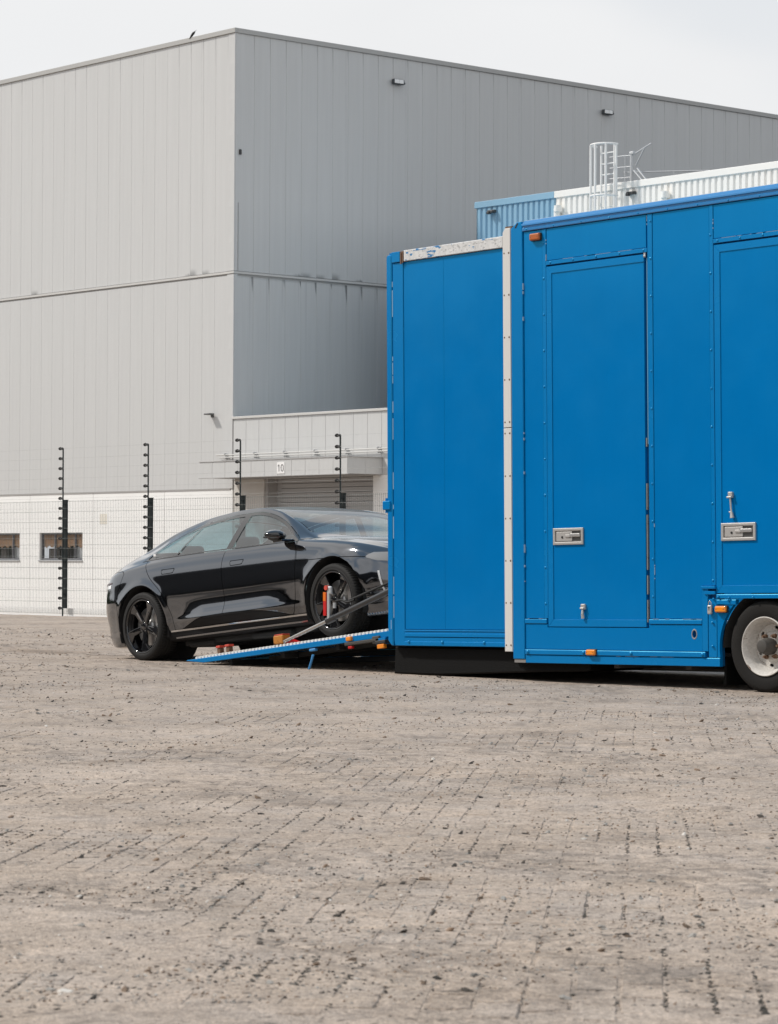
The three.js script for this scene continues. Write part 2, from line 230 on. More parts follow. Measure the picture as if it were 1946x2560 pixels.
{ // ground level behind the fence, half a storey step lower
  const g = new THREE.PlaneGeometry(900, 500, 1, 1).rotateX(-Math.PI / 2).translate(0, -0.66, KERB - 0.16 - 250); metric(g);
  const o = part('lower_ground', g, dust([0.8, 0.8, 0.8])); o.userData.kind = 'structure';
}

// ------------------------------------------------------------------ the warehouse tower
const ZT = -32.48, XT = -44.03, PW = 0.5762;
function panelTex(seed, stain) { // faint streaks on coated sheet; stain 1: dark runs below the seam, 2: grime above it, 3: light runs under the eaves
  return texture(128, 512, (u, v) => {
    let k = 0.955 + 0.06 * (fbm(u * 7 + seed, v * 3, 3, 0, seed) - 0.5) + 0.035 * (fbm(u * 26, v * 2 + seed, 3, 0, seed + 3) - 0.5);
    k *= 1 - 0.018 * (step(0.018, 0.008, Math.abs(u - 0.335)) + step(0.018, 0.008, Math.abs(u - 0.665)));
    const R = rng(seed * 7 + 1), wob = fbm(u * 20, v * 40, 3, 0, seed + 9);
    if (stain === 1) { const len = 0.05 + 0.34 * R() * R(), w = 0.06 + 0.16 * R(), deep = 0.3 + 0.45 * R(), t = 1 - v, reach = clamp(1 - t / len), side = 1 - u, fine = fbm(u * 40, v * 2 + seed, 3, 0, seed + 21); k *= 1 - deep * step(0.0, 0.6, reach * 1.1 - side / w * 0.9 + 0.5 * (wob - 0.5) * 0.4 + 0.5 * (fine - 0.5)) * step(1, 0.45, t / len); const c2 = R(), w2 = 0.03 + 0.05 * R(), l2 = 0.2 + 0.5 * R(); k *= 1 - 0.13 * step(w2, 0, Math.abs(u - c2)) * step(l2, 0.0, t) * (0.5 + fine); k *= 1 - 0.35 * step(0.02, 0.0, t) * R(); }
    if (stain === 2) { const h = 0.016 + 0.02 * R(), c = R(), t = v; k *= 1 - 0.5 * step(h, 0, t + 0.01 * (wob - 0.5)) * step(0.5, 0.1, Math.abs(u - c)); }
    if (stain >= 2) { const t = 1 - v, len = 0.06 + 0.1 * R(); k *= 1 - 0.30 * step(len, 0, t) * step(0.10, 0.0, 1 - u + 0.05 * (wob - 0.5)); if (R() < 0.3) { const c = R(); k *= 1 - 0.10 * step(0.1, 0.0, Math.abs(u - c)) * step(0.9, 0.3, t) * wob; } }
    return [k, k, k];
  }, true);
}
const sheet = (seed, stain, c = [0.58, 0.58, 0.573]) => { const m = phys(c, 0.33, { map: panelTex(seed, stain), specularIntensity: 1 }); return m; };
const upMat = [1, 2, 3, 4].map((s) => sheet(s * 11, 2)), loMat = [1, 2, 3, 4, 5, 6, 7].map((s) => sheet(s * 13 + 5, 1)), plainMat = [1, 2].map((s) => sheet(s * 17 + 2, 0)), eaveMat = [1, 2].map((s) => sheet(s * 19 + 4, 3));
function cladGeo(w, h) { // one sheet with pressed edges, uv 0..1 over its face
  const g = clean(poly([[0, 0], [w, 0], [w, h], [0, h]], 0, 0.03, 0.003)), p = g.attributes.position, u = g.attributes.uv;
  for (let i = 0; i < p.count; i++) u.setXY(i, clamp(p.getX(i) / w, 0.004, 0.996), clamp(p.getY(i) / h, 0.003, 0.997)); return own(g);
}
const tower = thing('warehouse_building', 'tall grey panel clad warehouse with a bright left face and a dark shaded right face', 'building');
tower.position.set(XT, 0, ZT);                                                       // its corner; local x along the bright face, -z along the dark one
{
  const YB = 3.085, YS = 9.11, YTOP = 15.86, gap = 0.003, R = rng(4);
  part('core_wall', [box(-40, -0.035, YB - 0.2, YTOP, -60, -0.035)], M.shadowGap, tower);
  const up = cladGeo(PW - gap, YTOP - YS - 0.075), lo = cladGeo(PW - gap, YS - YB - 0.06), lo2 = cladGeo(PW - gap, YS - 4.0 - 0.06);
  const at = (n, g, m, x, y, z, ry) => { const o = part(n, g, m, tower); o.position.set(x, y, z); o.rotation.y = ry; return o; };
  for (let i = 0; i < 24; i++) { const x = -0.30 - (i + 1) * PW; at('wall_panel', up, R() < 0.3 ? upMat[i % 4] : R() < 0.45 ? eaveMat[i % 2] : plainMat[i % 2], x, YS + 0.075, -0.03, 0); at('wall_panel', lo, plainMat[i % 2], x, YB + 0.01, -0.03, 0); }
  for (let i = 0; i < 42; i++) { const z = -0.12 - i * PW; at('wall_panel', up, R() < 0.75 ? upMat[i % 4] : eaveMat[i % 2], -0.03, YS + 0.075, z, Math.PI / 2); if (i < 22) at('wall_panel', lo2, loMat[(i * 3) % 7], -0.03, 4.0, z, Math.PI / 2); }
  part('corner_trim', [slab(-0.30, 0.012, YB, YS - 0.01, -0.03, 0.012, 0.006), slab(-0.30, 0.012, YS + 0.075, YTOP, -0.03, 0.012, 0.006), box(-0.03, 0.012, 4.0, YS - 0.01, -0.12, -0.03), box(-0.03, 0.012, YS + 0.075, YTOP, -0.12, -0.03)], plainMat[0], tower);
  part('seam_flashing', [box(-14.5, 0.03, YS, YS + 0.06, -0.03, 0.03), box(-0.03, 0.03, YS, YS + 0.06, -25, -0.03)], M.trim, tower);
  part('roof_coping', [rbox(-40, 0.045, YTOP + 0.003, 16.0, -0.06, 0.045, 0.01), rbox(-0.06, 0.045, YTOP + 0.003, 16.0, -60, -0.062, 0.01)], std([0.42, 0.415, 0.40], 0.5), tower);
  part('roof', box(-39.9, -0.07, YTOP - 0.1, YTOP + 0.02, -59.9, -0.07), M.bitumen, tower);
  part('far_cladding', [slab(-40, -0.30 - 24 * PW - 0.012, YB, YS, -0.03, 0), slab(-40, -0.30 - 24 * PW - 0.012, YS + 0.075, YTOP, -0.03, 0)], plainMat[0], tower);
  part('far_cladding', [box(-0.03, 0, YS + 0.075, YTOP, -60, -0.12 - 42 * PW), box(-0.03, 0, 4, YS, -60, -0.12 - 22 * PW)], M.cladding, tower);
  // white concrete base with two strip windows in view
  const W0 = [-12.90, -10.63], W1 = [-9.55, -7.28], wy = [1.06, 1.895];
  const pieces = [[-40, W0[0], -0.66, YB - 0.03], [W0[1], -10.086, -0.66, YB - 0.03], [-10.074, W1[0], -0.66, YB - 0.03], [W1[1], -6.74, -0.66, YB - 0.03], [-6.728, -3.2, -0.66, YB - 0.03], [-3.188, 0, -0.66, YB - 0.03], [W0[0], W0[1], -0.66, wy[0]], [W0[0], W0[1], wy[1], YB - 0.03], [W1[0], W1[1], -0.66, wy[0]], [W1[0], W1[1], wy[1], YB - 0.03]];
  for (const [a, b, c, d] of pieces) part('concrete_panel', b - a > 3.4 || d - c > 3 ? slab(a, b, c, d, -0.20, -0.004, 0.004) : box(a, b, c, d, -0.20, -0.004), M.concrete, tower);
  part('base_flashing', box(-40, -0.1, YB - 0.03, YB + 0.01, -0.03, 0.015), std([0.35, 0.34, 0.33], 0.6), tower);
  for (const [a, b] of [W0, W1]) {
    const f = part('window', [box(a, a + 0.05, wy[0], wy[1], -0.15, -0.08), box(b - 0.05, b, wy[0], wy[1], -0.15, -0.08), box(a + 0.05, b - 0.05, wy[1] - 0.05, wy[1], -0.15, -0.08), box(a + 0.05, b - 0.05, wy[0], wy[0] + 0.07, -0.15, -0.08), box((a + b) / 2 - 0.45, (a + b) / 2 - 0.41, wy[0] + 0.07, wy[1] - 0.05, -0.15, -0.08), box((a + b) / 2 + 0.62, (a + b) / 2 + 0.66, wy[0] + 0.07, wy[1] - 0.05, -0.15, -0.08)], std([0.10, 0.10, 0.11], 0.5), tower);
    part('pane', box(a + 0.05, b - 0.05, wy[0] + 0.07, wy[1] - 0.05, -0.118, -0.112), phys([0.85, 0.86, 0.87], 0.0, { transmission: 1, thickness: 0, ior: 1.5 }), f);
    part('blind', [...Array(26).keys()].map((i) => slab(a + 0.06 + i * (b - a - 0.12) / 26, a + 0.06 + (i + 0.86) * (b - a - 0.12) / 26, wy[1] - 0.42 - 0.03 * Math.sin(i * 1.7), wy[1] - 0.05, -0.150, -0.135, 0.002)), std([0.56, 0.34, 0.20], 0.8), f);
    part('stacked_goods', [rbox(b - 0.55, b - 0.06, wy[0] + 0.05, wy[0] + 0.42, -0.45, -0.17, 0.02), rbox(b - 0.30, b - 0.06, wy[0] + 0.42, wy[0] + 0.58, -0.45, -0.18, 0.05)], M.white, f);
    part('shelf_clutter', [rbox(a + 0.2, a + 0.75, wy[0] - 0.1, wy[0] + 0.36, -0.6, -0.2, 0.04), rbox(a + 0.85, a + 1.25, wy[0] - 0.1, wy[0] + 0.5, -0.6, -0.22, 0.1), box(a - 0.2, b + 0.2, wy[0] - 0.2, wy[1] + 0.2, -0.75, -0.7)], std([0.13, 0.105, 0.09], 0.9), f);
    part('sill', rbox(a - 0.03, b + 0.03, wy[0] - 0.03, wy[0] + 0.012, -0.08, 0.03, 0.006), M.galv, f);
  }
  part('notice', slab(-7.0 + 0.62, -7.0 + 0.98, 2.14, 2.44, -0.004, 0.004), std([0.74, 0.70, 0.62], 0.7), tower);
  // wall lamp near the corner on the bright face, floodlights high on the dark face
  const wl = part('wall_lamp', [rbox(-1.04, -0.78, 5.17, 5.215, 0.05, 0.24, 0.015), rbox(-0.95, -0.87, 5.10, 5.18, -0.02, 0.06, 0.015), rod([-0.91, 5.14, 0.0], [-0.91, 5.19, 0.12], 0.02)], std([0.12, 0.12, 0.12], 0.5), tower);
  for (const [z, y] of [[-5.97, 15.15], [-14.7, 15.2]]) {
    const f = part('floodlight', [rbox(0.03, 0.16, y - 0.075, y + 0.075, z - 0.22, z + 0.19, 0.025), rbox(-0.01, 0.04, y - 0.04, y + 0.04, z - 0.2, z - 0.06, 0.01), rod([0.1, y - 0.02, z - 0.27], [0.1, y - 0.02, z - 0.2], 0.03)], std([0.07, 0.075, 0.08], 0.5), tower);
    part('diffuser', [rbox(0.152, 0.180, y - 0.055, y + 0.06, z + 0.004, z + 0.175, 0.02), rbox(0.152, 0.180, y - 0.055, y + 0.06, z - 0.165, z - 0.004, 0.02)], std([0.86, 0.86, 0.85], 0.35), f);
  }
  part('corner_bead', rod([0.012, 9.2, -0.13], [0.012, 11.1, -0.13], 0.012), std([0.3, 0.3, 0.3], 0.6), tower); part('junction_box', rbox(0.0, 0.06, 12.45, 12.6, -0.22, -0.15, 0.02), std([0.05, 0.05, 0.05], 0.6), tower);
}

// ------------------------------------------------------------------ the low loading dock beside the tower
const dock = thing('loading_dock', 'low light grey loading dock with canopy number 10 and a rolled shutter door', 'loading dock');
dock.position.set(XT, 0, ZT);
{
  const top = 5.09, g = cladGeo(PW - 0.01, top - 0.075 - 3.335);
  part('core_wall', [box(0.01, 28, 3.33, top - 0.08, -5.4, -0.035)], M.shadowGap, dock);
  for (let i = 0; i < 30; i++) { const o = part('wall_panel', g, plainMat[i % 2], dock); o.position.set(0.02 + i * PW, 3.335, -0.03); }
  part('far_cladding', slab(0.02 + 30 * PW, 28, 3.335, top - 0.075, -0.03, 0), plainMat[1], dock);
  part('coping', rbox(-0.02, 28, top - 0.07, top, -0.12, 0.04, 0.01), M.trim, dock);
  part('roof', box(0.02, 28, top - 0.3, top - 0.09, -5.35, -0.13), M.bitumen, dock);
  part('corner_joint', box(-0.005, 0.018, 3.80, top - 0.07, -0.02, 0.012), std([0.30, 0.29, 0.28], 0.7), dock);
  part('pier', slab(0.06, 1.40, -0.66, 3.33, -0.9, 0.0, 0.006), M.render, dock);
  part('door_jamb', box(1.40, 1.52, -0.66, 3.33, -0.9, -0.05), std([0.36, 0.35, 0.34], 0.7), dock);
  part('side_wall', box(6.02, 28, -0.66, 3.33, -0.9, -0.002), M.concrete, dock);
  part('door_guide', [box(1.525, 1.715, -0.66, 3.33, -0.44, -0.38)], M.slatGrey, dock);
  for (let i = 0; i < 30; i++) { const y = -0.6 + i * 0.131; part('door_slat', rbox(1.72, 6.02, y, y + 0.122, -0.40, -0.37, 0.012, 1), y > 2.2 ? M.slatGrey : M.slat, dock); }  // upper slats greyer: canopy shade put into their colour
  part('door_backing', box(1.52, 6.02, -0.66, 3.33, -0.50, -0.45), M.slatGrey, dock);
  const cz = 1.2, can = part('canopy', [box(0.05, 6.38, 3.345, 3.36, 0.02, cz - 0.03), box(0.08, 6.36, 3.36, 3.74, 0.0, cz - 0.035)], std([0.30, 0.295, 0.29], 0.7), dock);
  const cg = cladGeo(PW - 0.008, 0.43); for (let i = 0; i < 11; i++) { const o = part('canopy_panel', cg, plainMat[i % 2], can); o.position.set(0.05 + i * 0.5764, 3.345, cz - 0.03); }
  for (let i = 0; i < 2; i++) { const o = part('canopy_panel', cladGeo(0.585, 0.43), plainMat[i], can); o.position.set(6.36, 3.345, cz - 0.02 - i * 0.59); o.rotation.y = Math.PI / 2; }
  part('canopy_edge', [rbox(0.03, 6.42, 3.775, 3.80, 0.0, cz + 0.02, 0.008), rbox(0.03, 6.42, 3.325, 3.344, cz - 0.05, cz + 0.02, 0.006)], std([0.40, 0.39, 0.38], 0.6), can);
  for (const [y, dx] of [[4.025, -0.62], [3.955, -0.45]]) part('wall_pipe', rod([dx, y, 0.10], [28, y, 0.10], 0.018, 10), M.trim, dock);
  for (let i = 0; i < 20; i++) { const x = -0.23 + i * 1.31; part('pipe_bracket', [rbox(x - 0.018, x + 0.018, 3.91, 4.07, 0.0, 0.085, 0.006), rbox(x - 0.025, x + 0.025, 4.045, 4.075, 0.085, 0.13, 0.006), rbox(x - 0.025, x + 0.025, 3.915, 3.93, 0.085, 0.13, 0.006)], M.galv, dock); }
  const s = part('number_sign', slab(3.48, 3.805, 3.395, 3.70, cz + 0.001, cz + 0.012, 0.003), std([0.84, 0.83, 0.82], 0.5), dock);
  const font = await new FontLoader().loadAsync('fonts/droid/droid_sans_regular.typeface.json');
  const tg = new TextGeometry('10', { font, size: 0.185, depth: 0.004, curveSegments: 8, bevelEnabled: false }); tg.computeBoundingBox(); const b = tg.boundingBox;
  part('digits', tg.translate(3.643 - (b.min.x + b.max.x) / 2, 3.547 - (b.min.y + b.max.y) / 2, cz + 0.0125), std([0.06, 0.06, 0.065], 0.6), s);
}

// ------------------------------------------------------------------ the corrugated hall with its caged ladder
const hall = thing('corrugated_hall', 'corrugated hall with a blue end bay and white bays behind the blue truck', 'building');
hall.position.set(-40.0, -0.076, -38.0); hall.scale.setScalar(1.069);
function corrugated(x0, x1, y0, y1) { const s = [], n = Math.round((x1 - x0) / 0.198); const w = (x1 - x0) / n; for (let i = 0; i < n; i++) { const x = x0 + i * w; s.push([x, 0], [x + w * 0.22, 0], [x + w * 0.36, 0.04], [x + w * 0.86, 0.04], [x + w, 0]); } const out = s.filter((p, i) => !i || p[0] - s[i - 1][0] > 1e-6); const sh = out.concat([[x1, -0.02], [x0, -0.02]]); return new THREE.ExtrudeGeometry(new THREE.Shape(sh.map(([x, z]) => new THREE.Vector2(x, -z))), { depth: y1 - y0, bevelEnabled: false }).rotateX(-Math.PI / 2).translate(0, y0, 0); }
{
  const top = 10.55;
  part('core_wall', box(0.02, 34, -0.66, top - 0.2, -44, -0.03), M.corrWhite, hall);
  part('end_wall', corrugated(0, 44, -0.66, top - 0.18).rotateY(-Math.PI / 2).translate(0, 0, -44).scale(1, 1, 1), M.corrBlue, hall);
  part('blue_cladding', corrugated(0, 2.97, -0.66, top - 0.16), M.corrBlue, hall);
  part('white_cladding', corrugated(2.975, 34, -0.66, top - 0.16), M.corrWhite, hall);
  part('blue_coping', rbox(-0.03, 2.968, top - 0.17, top, -0.2, 0.07, 0.012), M.corrBlue, hall);
  part('white_coping', rbox(2.972, 34, top - 0.17, top, -0.2, 0.07, 0.012), M.corrWhite, hall);
  part('roof', box(0.0, 34, top - 0.2, top - 0.1, -44, -0.2), M.bitumen, hall);
  for (const x of [0.68, 5.75]) part('floodlight', [rbox(x - 0.14, x + 0.14, 10.20, 10.28, 0.05, 0.15, 0.02), rbox(x - 0.12, x - 0.02, 10.17, 10.24, 0.1, 0.2, 0.02), rbox(x + 0.02, x + 0.12, 10.19, 10.26, 0.1, 0.2, 0.02)], std([0.05, 0.05, 0.05], 0.5), hall);
  for (const x of [3.16, 6.90]) part('vent_pipe', [rod([x, 6, 0.14], [x, 10.05, 0.14], 0.085, 14), new THREE.SphereGeometry(0.088, 14, 10).translate(x, 10.06, 0.14), rod([x, 10.06, 0.14], [x + 0.11, 10.08, 0.17], 0.095, 14), rod([x + 0.05, 10.0, 0.16], [x + 0.05, 10.16, 0.16], 0.1, 14)], M.corrWhite, hall);
  const lad = part('ladder', [-0.23, 0.23].map((d) => rod([5.08 + d, 3, 0.25], [5.08 + d, 11.5, 0.25], 0.028)).concat([...Array(31).keys()].map((i) => rod([4.85, 3.2 + i * 0.27, 0.25], [5.31, 3.2 + i * 0.27, 0.25], 0.016, 6))), M.white, hall);
  const ring = (y, r) => tube([...Array(13).keys()].map((i) => { const a = -0.15 + (i / 12) * (Math.PI + 0.3); return [5.08 + r * Math.cos(a), y, 0.33 + r * Math.sin(a) * 1.0]; }), 0.026, 24, 6);
  part('safety_cage', [ring(11.48, 0.37), ring(10.2, 0.37), ring(9.0, 0.37), ...[0.0, 0.25, 0.5, 0.75, 1.0].map((f) => { const a = f * Math.PI; return rod([5.08 + 0.37 * Math.cos(a), 5, 0.33 + 0.37 * Math.sin(a)], [5.08 + 0.37 * Math.cos(a), 11.48, 0.33 + 0.37 * Math.sin(a)], 0.032, 6); })], M.white, lad);
  part('roof_landing', [box(4.25, 5.3, 10.56, 10.60, -0.6, -0.1), ...[4.55, 4.95, 5.2].map((x) => rod([x, 10.5, -0.5], [x, 11.34, -0.5], 0.014)), ...[10.78, 11.05, 11.33].map((y) => rod([4.4, y, -0.5], [5.25, y - 0.03, -0.5], 0.011))], M.galv, hall);
  part('roof_mast', [rod([5.32, 10.5, -0.35], [5.32, 11.33, -0.35], 0.045, 10), rod([5.32, 11.26, -0.35], [6.0, 11.50, -0.35], 0.018), rod([5.46, 11.0, -0.35], [5.76, 11.40, -0.35], 0.018), rod([5.40, 10.88, -0.35], [5.74, 10.55, -0.35], 0.026), rod([5.52, 10.92, -0.35], [5.88, 10.55, -0.35], 0.026), rbox(5.27, 5.42, 11.28, 11.36, -0.4, -0.3, 0.02)], M.galv, hall);
  part('guard_rail', [rod([4.9, 10.90, -0.5], [7.1, 10.80, -1.3], 0.014), rod([6.2, 10.5, -0.97], [6.2, 10.84, -0.97], 0.014)], M.galv, hall);
}
{ // unseen block behind the truck, shaped to darken the lower dark face
  const o = thing('unseen_block', 'unseen blue corrugated block behind the truck, placed to darken the tall warehouse face', 'building'); o.position.set(-38.05, 0, -33.2);
  part('front_wall', corrugated(0, 10, 5.0, 8.9), M.corrBlue, o); part('end_wall', corrugated(0, 3.4, 5.0, 8.9).rotateY(-Math.PI / 2).translate(0, 0, -3.4), M.corrBlue, o); part('rear_wing_wall', corrugated(-3.9, 0, 5.0, 9.3).translate(0, 0, -3.4), M.corrBlue, o);
  part('core_wall', [box(0.03, 10, 5.0, 8.85, -4.7, -0.03), box(-3.88, 0.03, 5.0, 9.25, -4.7, -3.43)], M.corrBlue, o); part('coping', [rbox(-0.05, 10, 8.9, 9.0, -4.7, 0.06, 0.01), rbox(-3.95, -0.06, 9.3, 9.4, -4.7, -3.34, 0.01)], M.corrBlue, o);
}

// ------------------------------------------------------------------ the fence
const fence = thing('security_fence', 'dark green welded mesh fence with tall electric wire posts before the white wall', 'fence');
fence.position.set(-24.56, 0, -13.43);
{
  const DX = 2.645, X0 = -2 * DX, NP = 18, plinth = 0.14;
  for (let i = 0; i < NP - 1; i++) part('plinth_board', slab(X0 + i * DX + 0.004, X0 + (i + 1) * DX - 0.004, -0.66, plinth, -0.16, -0.08, 0.004), M.concrete, fence);
  const wires = [], hz = []; for (let x = 0.03; x < DX - 0.02; x += 0.05) wires.push(box(x - 0.0015, x + 0.0015, 0.03, 2.128, -0.0015, 0.0015));
  for (const y of [0.05, 0.26, 0.47, 0.68, 0.89, 1.10, 1.31, 1.52, 1.73, 1.92, 2.11]) hz.push(box(0, DX, y - 0.0025, y + 0.0025, 0.0026, 0.0076));
  const meshGeo = join(wires.concat(hz));
  for (let i = 0; i < NP - 1; i++) { const o = part('wire_mesh', meshGeo, M.wire, fence); o.position.set(X0 + i * DX, 0, -0.05); }
  const ys = []; for (let y = 0.145; y < 3.1; y += 0.1835) ys.push(y);
  const postGeo = join([slab(-0.035, 0.07, plinth, 2.128, -0.035, 0.0, 0.006), box(-0.039, 0.074, 2.128, 2.14, -0.039, 0.004)]);
  const rodGeo = join([rod([0.028, 0.0, 0.045], [0.010, 3.085, 0.045], 0.014, 8), ...[0.4, 1.0, 1.6, 2.05].map((y) => box(0.0, 0.05, y - 0.012, y + 0.012, 0.0, 0.04))]);
  const insGeo = join(ys.flatMap((y) => { const x = 0.028 - 0.006 * y; return [rod([x - 0.095, y, 0.06], [x, y, 0.05], 0.021, 8), new THREE.SphereGeometry(0.028, 8, 6).translate(x - 0.085, y, 0.06), rod([x - 0.055, y, 0.06], [x - 0.055, y, 0.075], 0.03, 8)]; }));
  for (let i = 0; i < NP; i++) { const p = part('fence_post', postGeo, M.fence, fence); p.position.x = X0 + i * DX; const r = part('electric_rod', rodGeo, M.fence, p); part('insulators', insGeo, M.dark, p); }
  ys.forEach((y) => { const x = X0 - 0.1, n = NP - 1; const o = part('electric_wire', rod([x, y, 0.075], [x + n * DX, y, 0.075], 0.0015, 4), M.strand, fence); });
}
{ // a small dark bird on the eaves
  const b = thing('bird', 'small dark bird perched on the roof edge of the tall warehouse', 'bird'); b.position.set(-45.98, 16.0, -32.45); b.rotation.y = 0.25; b.scale.setScalar(0.6);
  const g = new THREE.SphereGeometry(1, 24, 16), p = g.attributes.position;
  for (let i = 0; i < p.count; i++) { let x = p.getX(i), y = p.getY(i), z = p.getZ(i); const t = x; let r = t > 0.45 ? mix(0.062, 0.04, (t - 0.45) / 0.3) : t < -0.2 ? mix(0.064, 0.012, (-0.2 - t) / 0.8) : 0.066; if (t > 0.75) r = mix(0.042, 0.012, (t - 0.75) / 0.25); const lift = t > 0.3 ? 0.09 * (t - 0.3) : t * 0.09; p.setXYZ(i, t * 0.21, 0.12 + y * r * 1.1 + lift + t * 0.11, z * r); }
  g.computeVertexNormals(); part('body', g, std([0.012, 0.013, 0.014], 0.6), b);
  part('beak', new THREE.ConeGeometry(0.012, 0.05, 8).rotateZ(-1.3).translate(0.235, 0.30, 0), M.dark, b);
  for (const z of [-0.02, 0.02]) part('leg', rod([0.0, 0.0, z], [0.01, 0.09, z], 0.005, 6), M.dark, b);
}

// ------------------------------------------------------------------ out of view behind the camera, mirrored in the paint and shading the truck
{
  const o = thing('unseen_warehouse', 'unseen long dark grey warehouse behind the camera, mirrored dark in the car paint', 'building'); o.position.set(-20, 0, 27);  // unseen, placed to give the dark band mirrored in the car
  part('wall', [box(-58, 22, 0, 7.4, 0, 14)], std([0.06, 0.06, 0.063], 0.8, { map: streak }), o);
  part('coping', rbox(-58.05, 22.05, 7.4, 7.7, -0.08, 14.05, 0.03), std([0.2, 0.2, 0.2], 0.6), o);
  for (let i = 0; i < 9; i++) part('dock_door', slab(-54 + i * 8.6, -50.4 + i * 8.6, 0.1, 3.8, -0.06, -0.002, 0.01), std([0.16, 0.14, 0.13], 0.6), o);
}
for (const [i, x] of [[0, -39.6], [1, -25.2], [2, -11.0]]) {  // unseen trailers, placed to shade the lower truck side and darken the car paint
  const o = thing('unseen_trailer', ['unseen dark box trailer farthest left in the row, shading the blue truck', 'unseen dark box trailer in the middle of the row, shading the blue truck', 'unseen dark box trailer in the row opposite the car, darkening its paint'][i], 'trailer', 'unseen dark box trailers in a row opposite the blue truck'); o.position.set(x, 0, 10.6);
  part('box_body', rbox(0, 13.5, 1.05, 4.0, 0, 2.5, 0.04), std([0.035, 0.036, 0.04], 0.55), o); part('side_skirt', box(2.2, 9.6, 0.35, 1.05, 0.02, 0.06), std([0.02, 0.02, 0.02], 0.7), o); part('rear_bumper', box(0.05, 0.12, 0.45, 0.6, 0.1, 2.4), M.dark, o);
  for (const w of [9.9, 11.2, 12.5]) for (const z of [0.2, 2.3]) part('wheel', new THREE.CylinderGeometry(0.5, 0.5, 0.36, 28).rotateX(Math.PI / 2).translate(w, 0.5, z), M.rubber, o);
}
{
  const R = rng(77), g = new THREE.PlaneGeometry(1, 0.8), n = 2600, im = shade(new THREE.InstancedMesh(g, std([1, 1, 1], 0.9, { side: THREE.DoubleSide }), n)), o = new THREE.Object3D(), c = new THREE.Color();
  for (let i = 0; i < n; i++) { // a belt of trees far off to the left and behind
    const t = R(), a = mix(2.85, 3.75, t), d = 135 + 14 * R(), h = 3 + 5 * fbm(a * 30, 1, 3, 0, 141); o.position.set(Math.cos(a) * d, 0.4 + R() ** 0.8 * h, Math.sin(a) * d * 0.9 + 8); o.rotation.set(R() * 6, R() * 6, R() * 6); o.scale.setScalar(1.2 + R()); o.updateMatrix(); im.setMatrixAt(i, o.matrix); const v = 0.6 + 0.7 * R(); im.setColorAt(i, c.setRGB(0.045 * v, 0.065 * v, 0.03 * v));
  }
  im.name = 'tree_belt'; im.userData = { kind: 'stuff', label: 'far belt of trees beyond the left side of the yard', category: 'trees' }; scene.add(im);
}

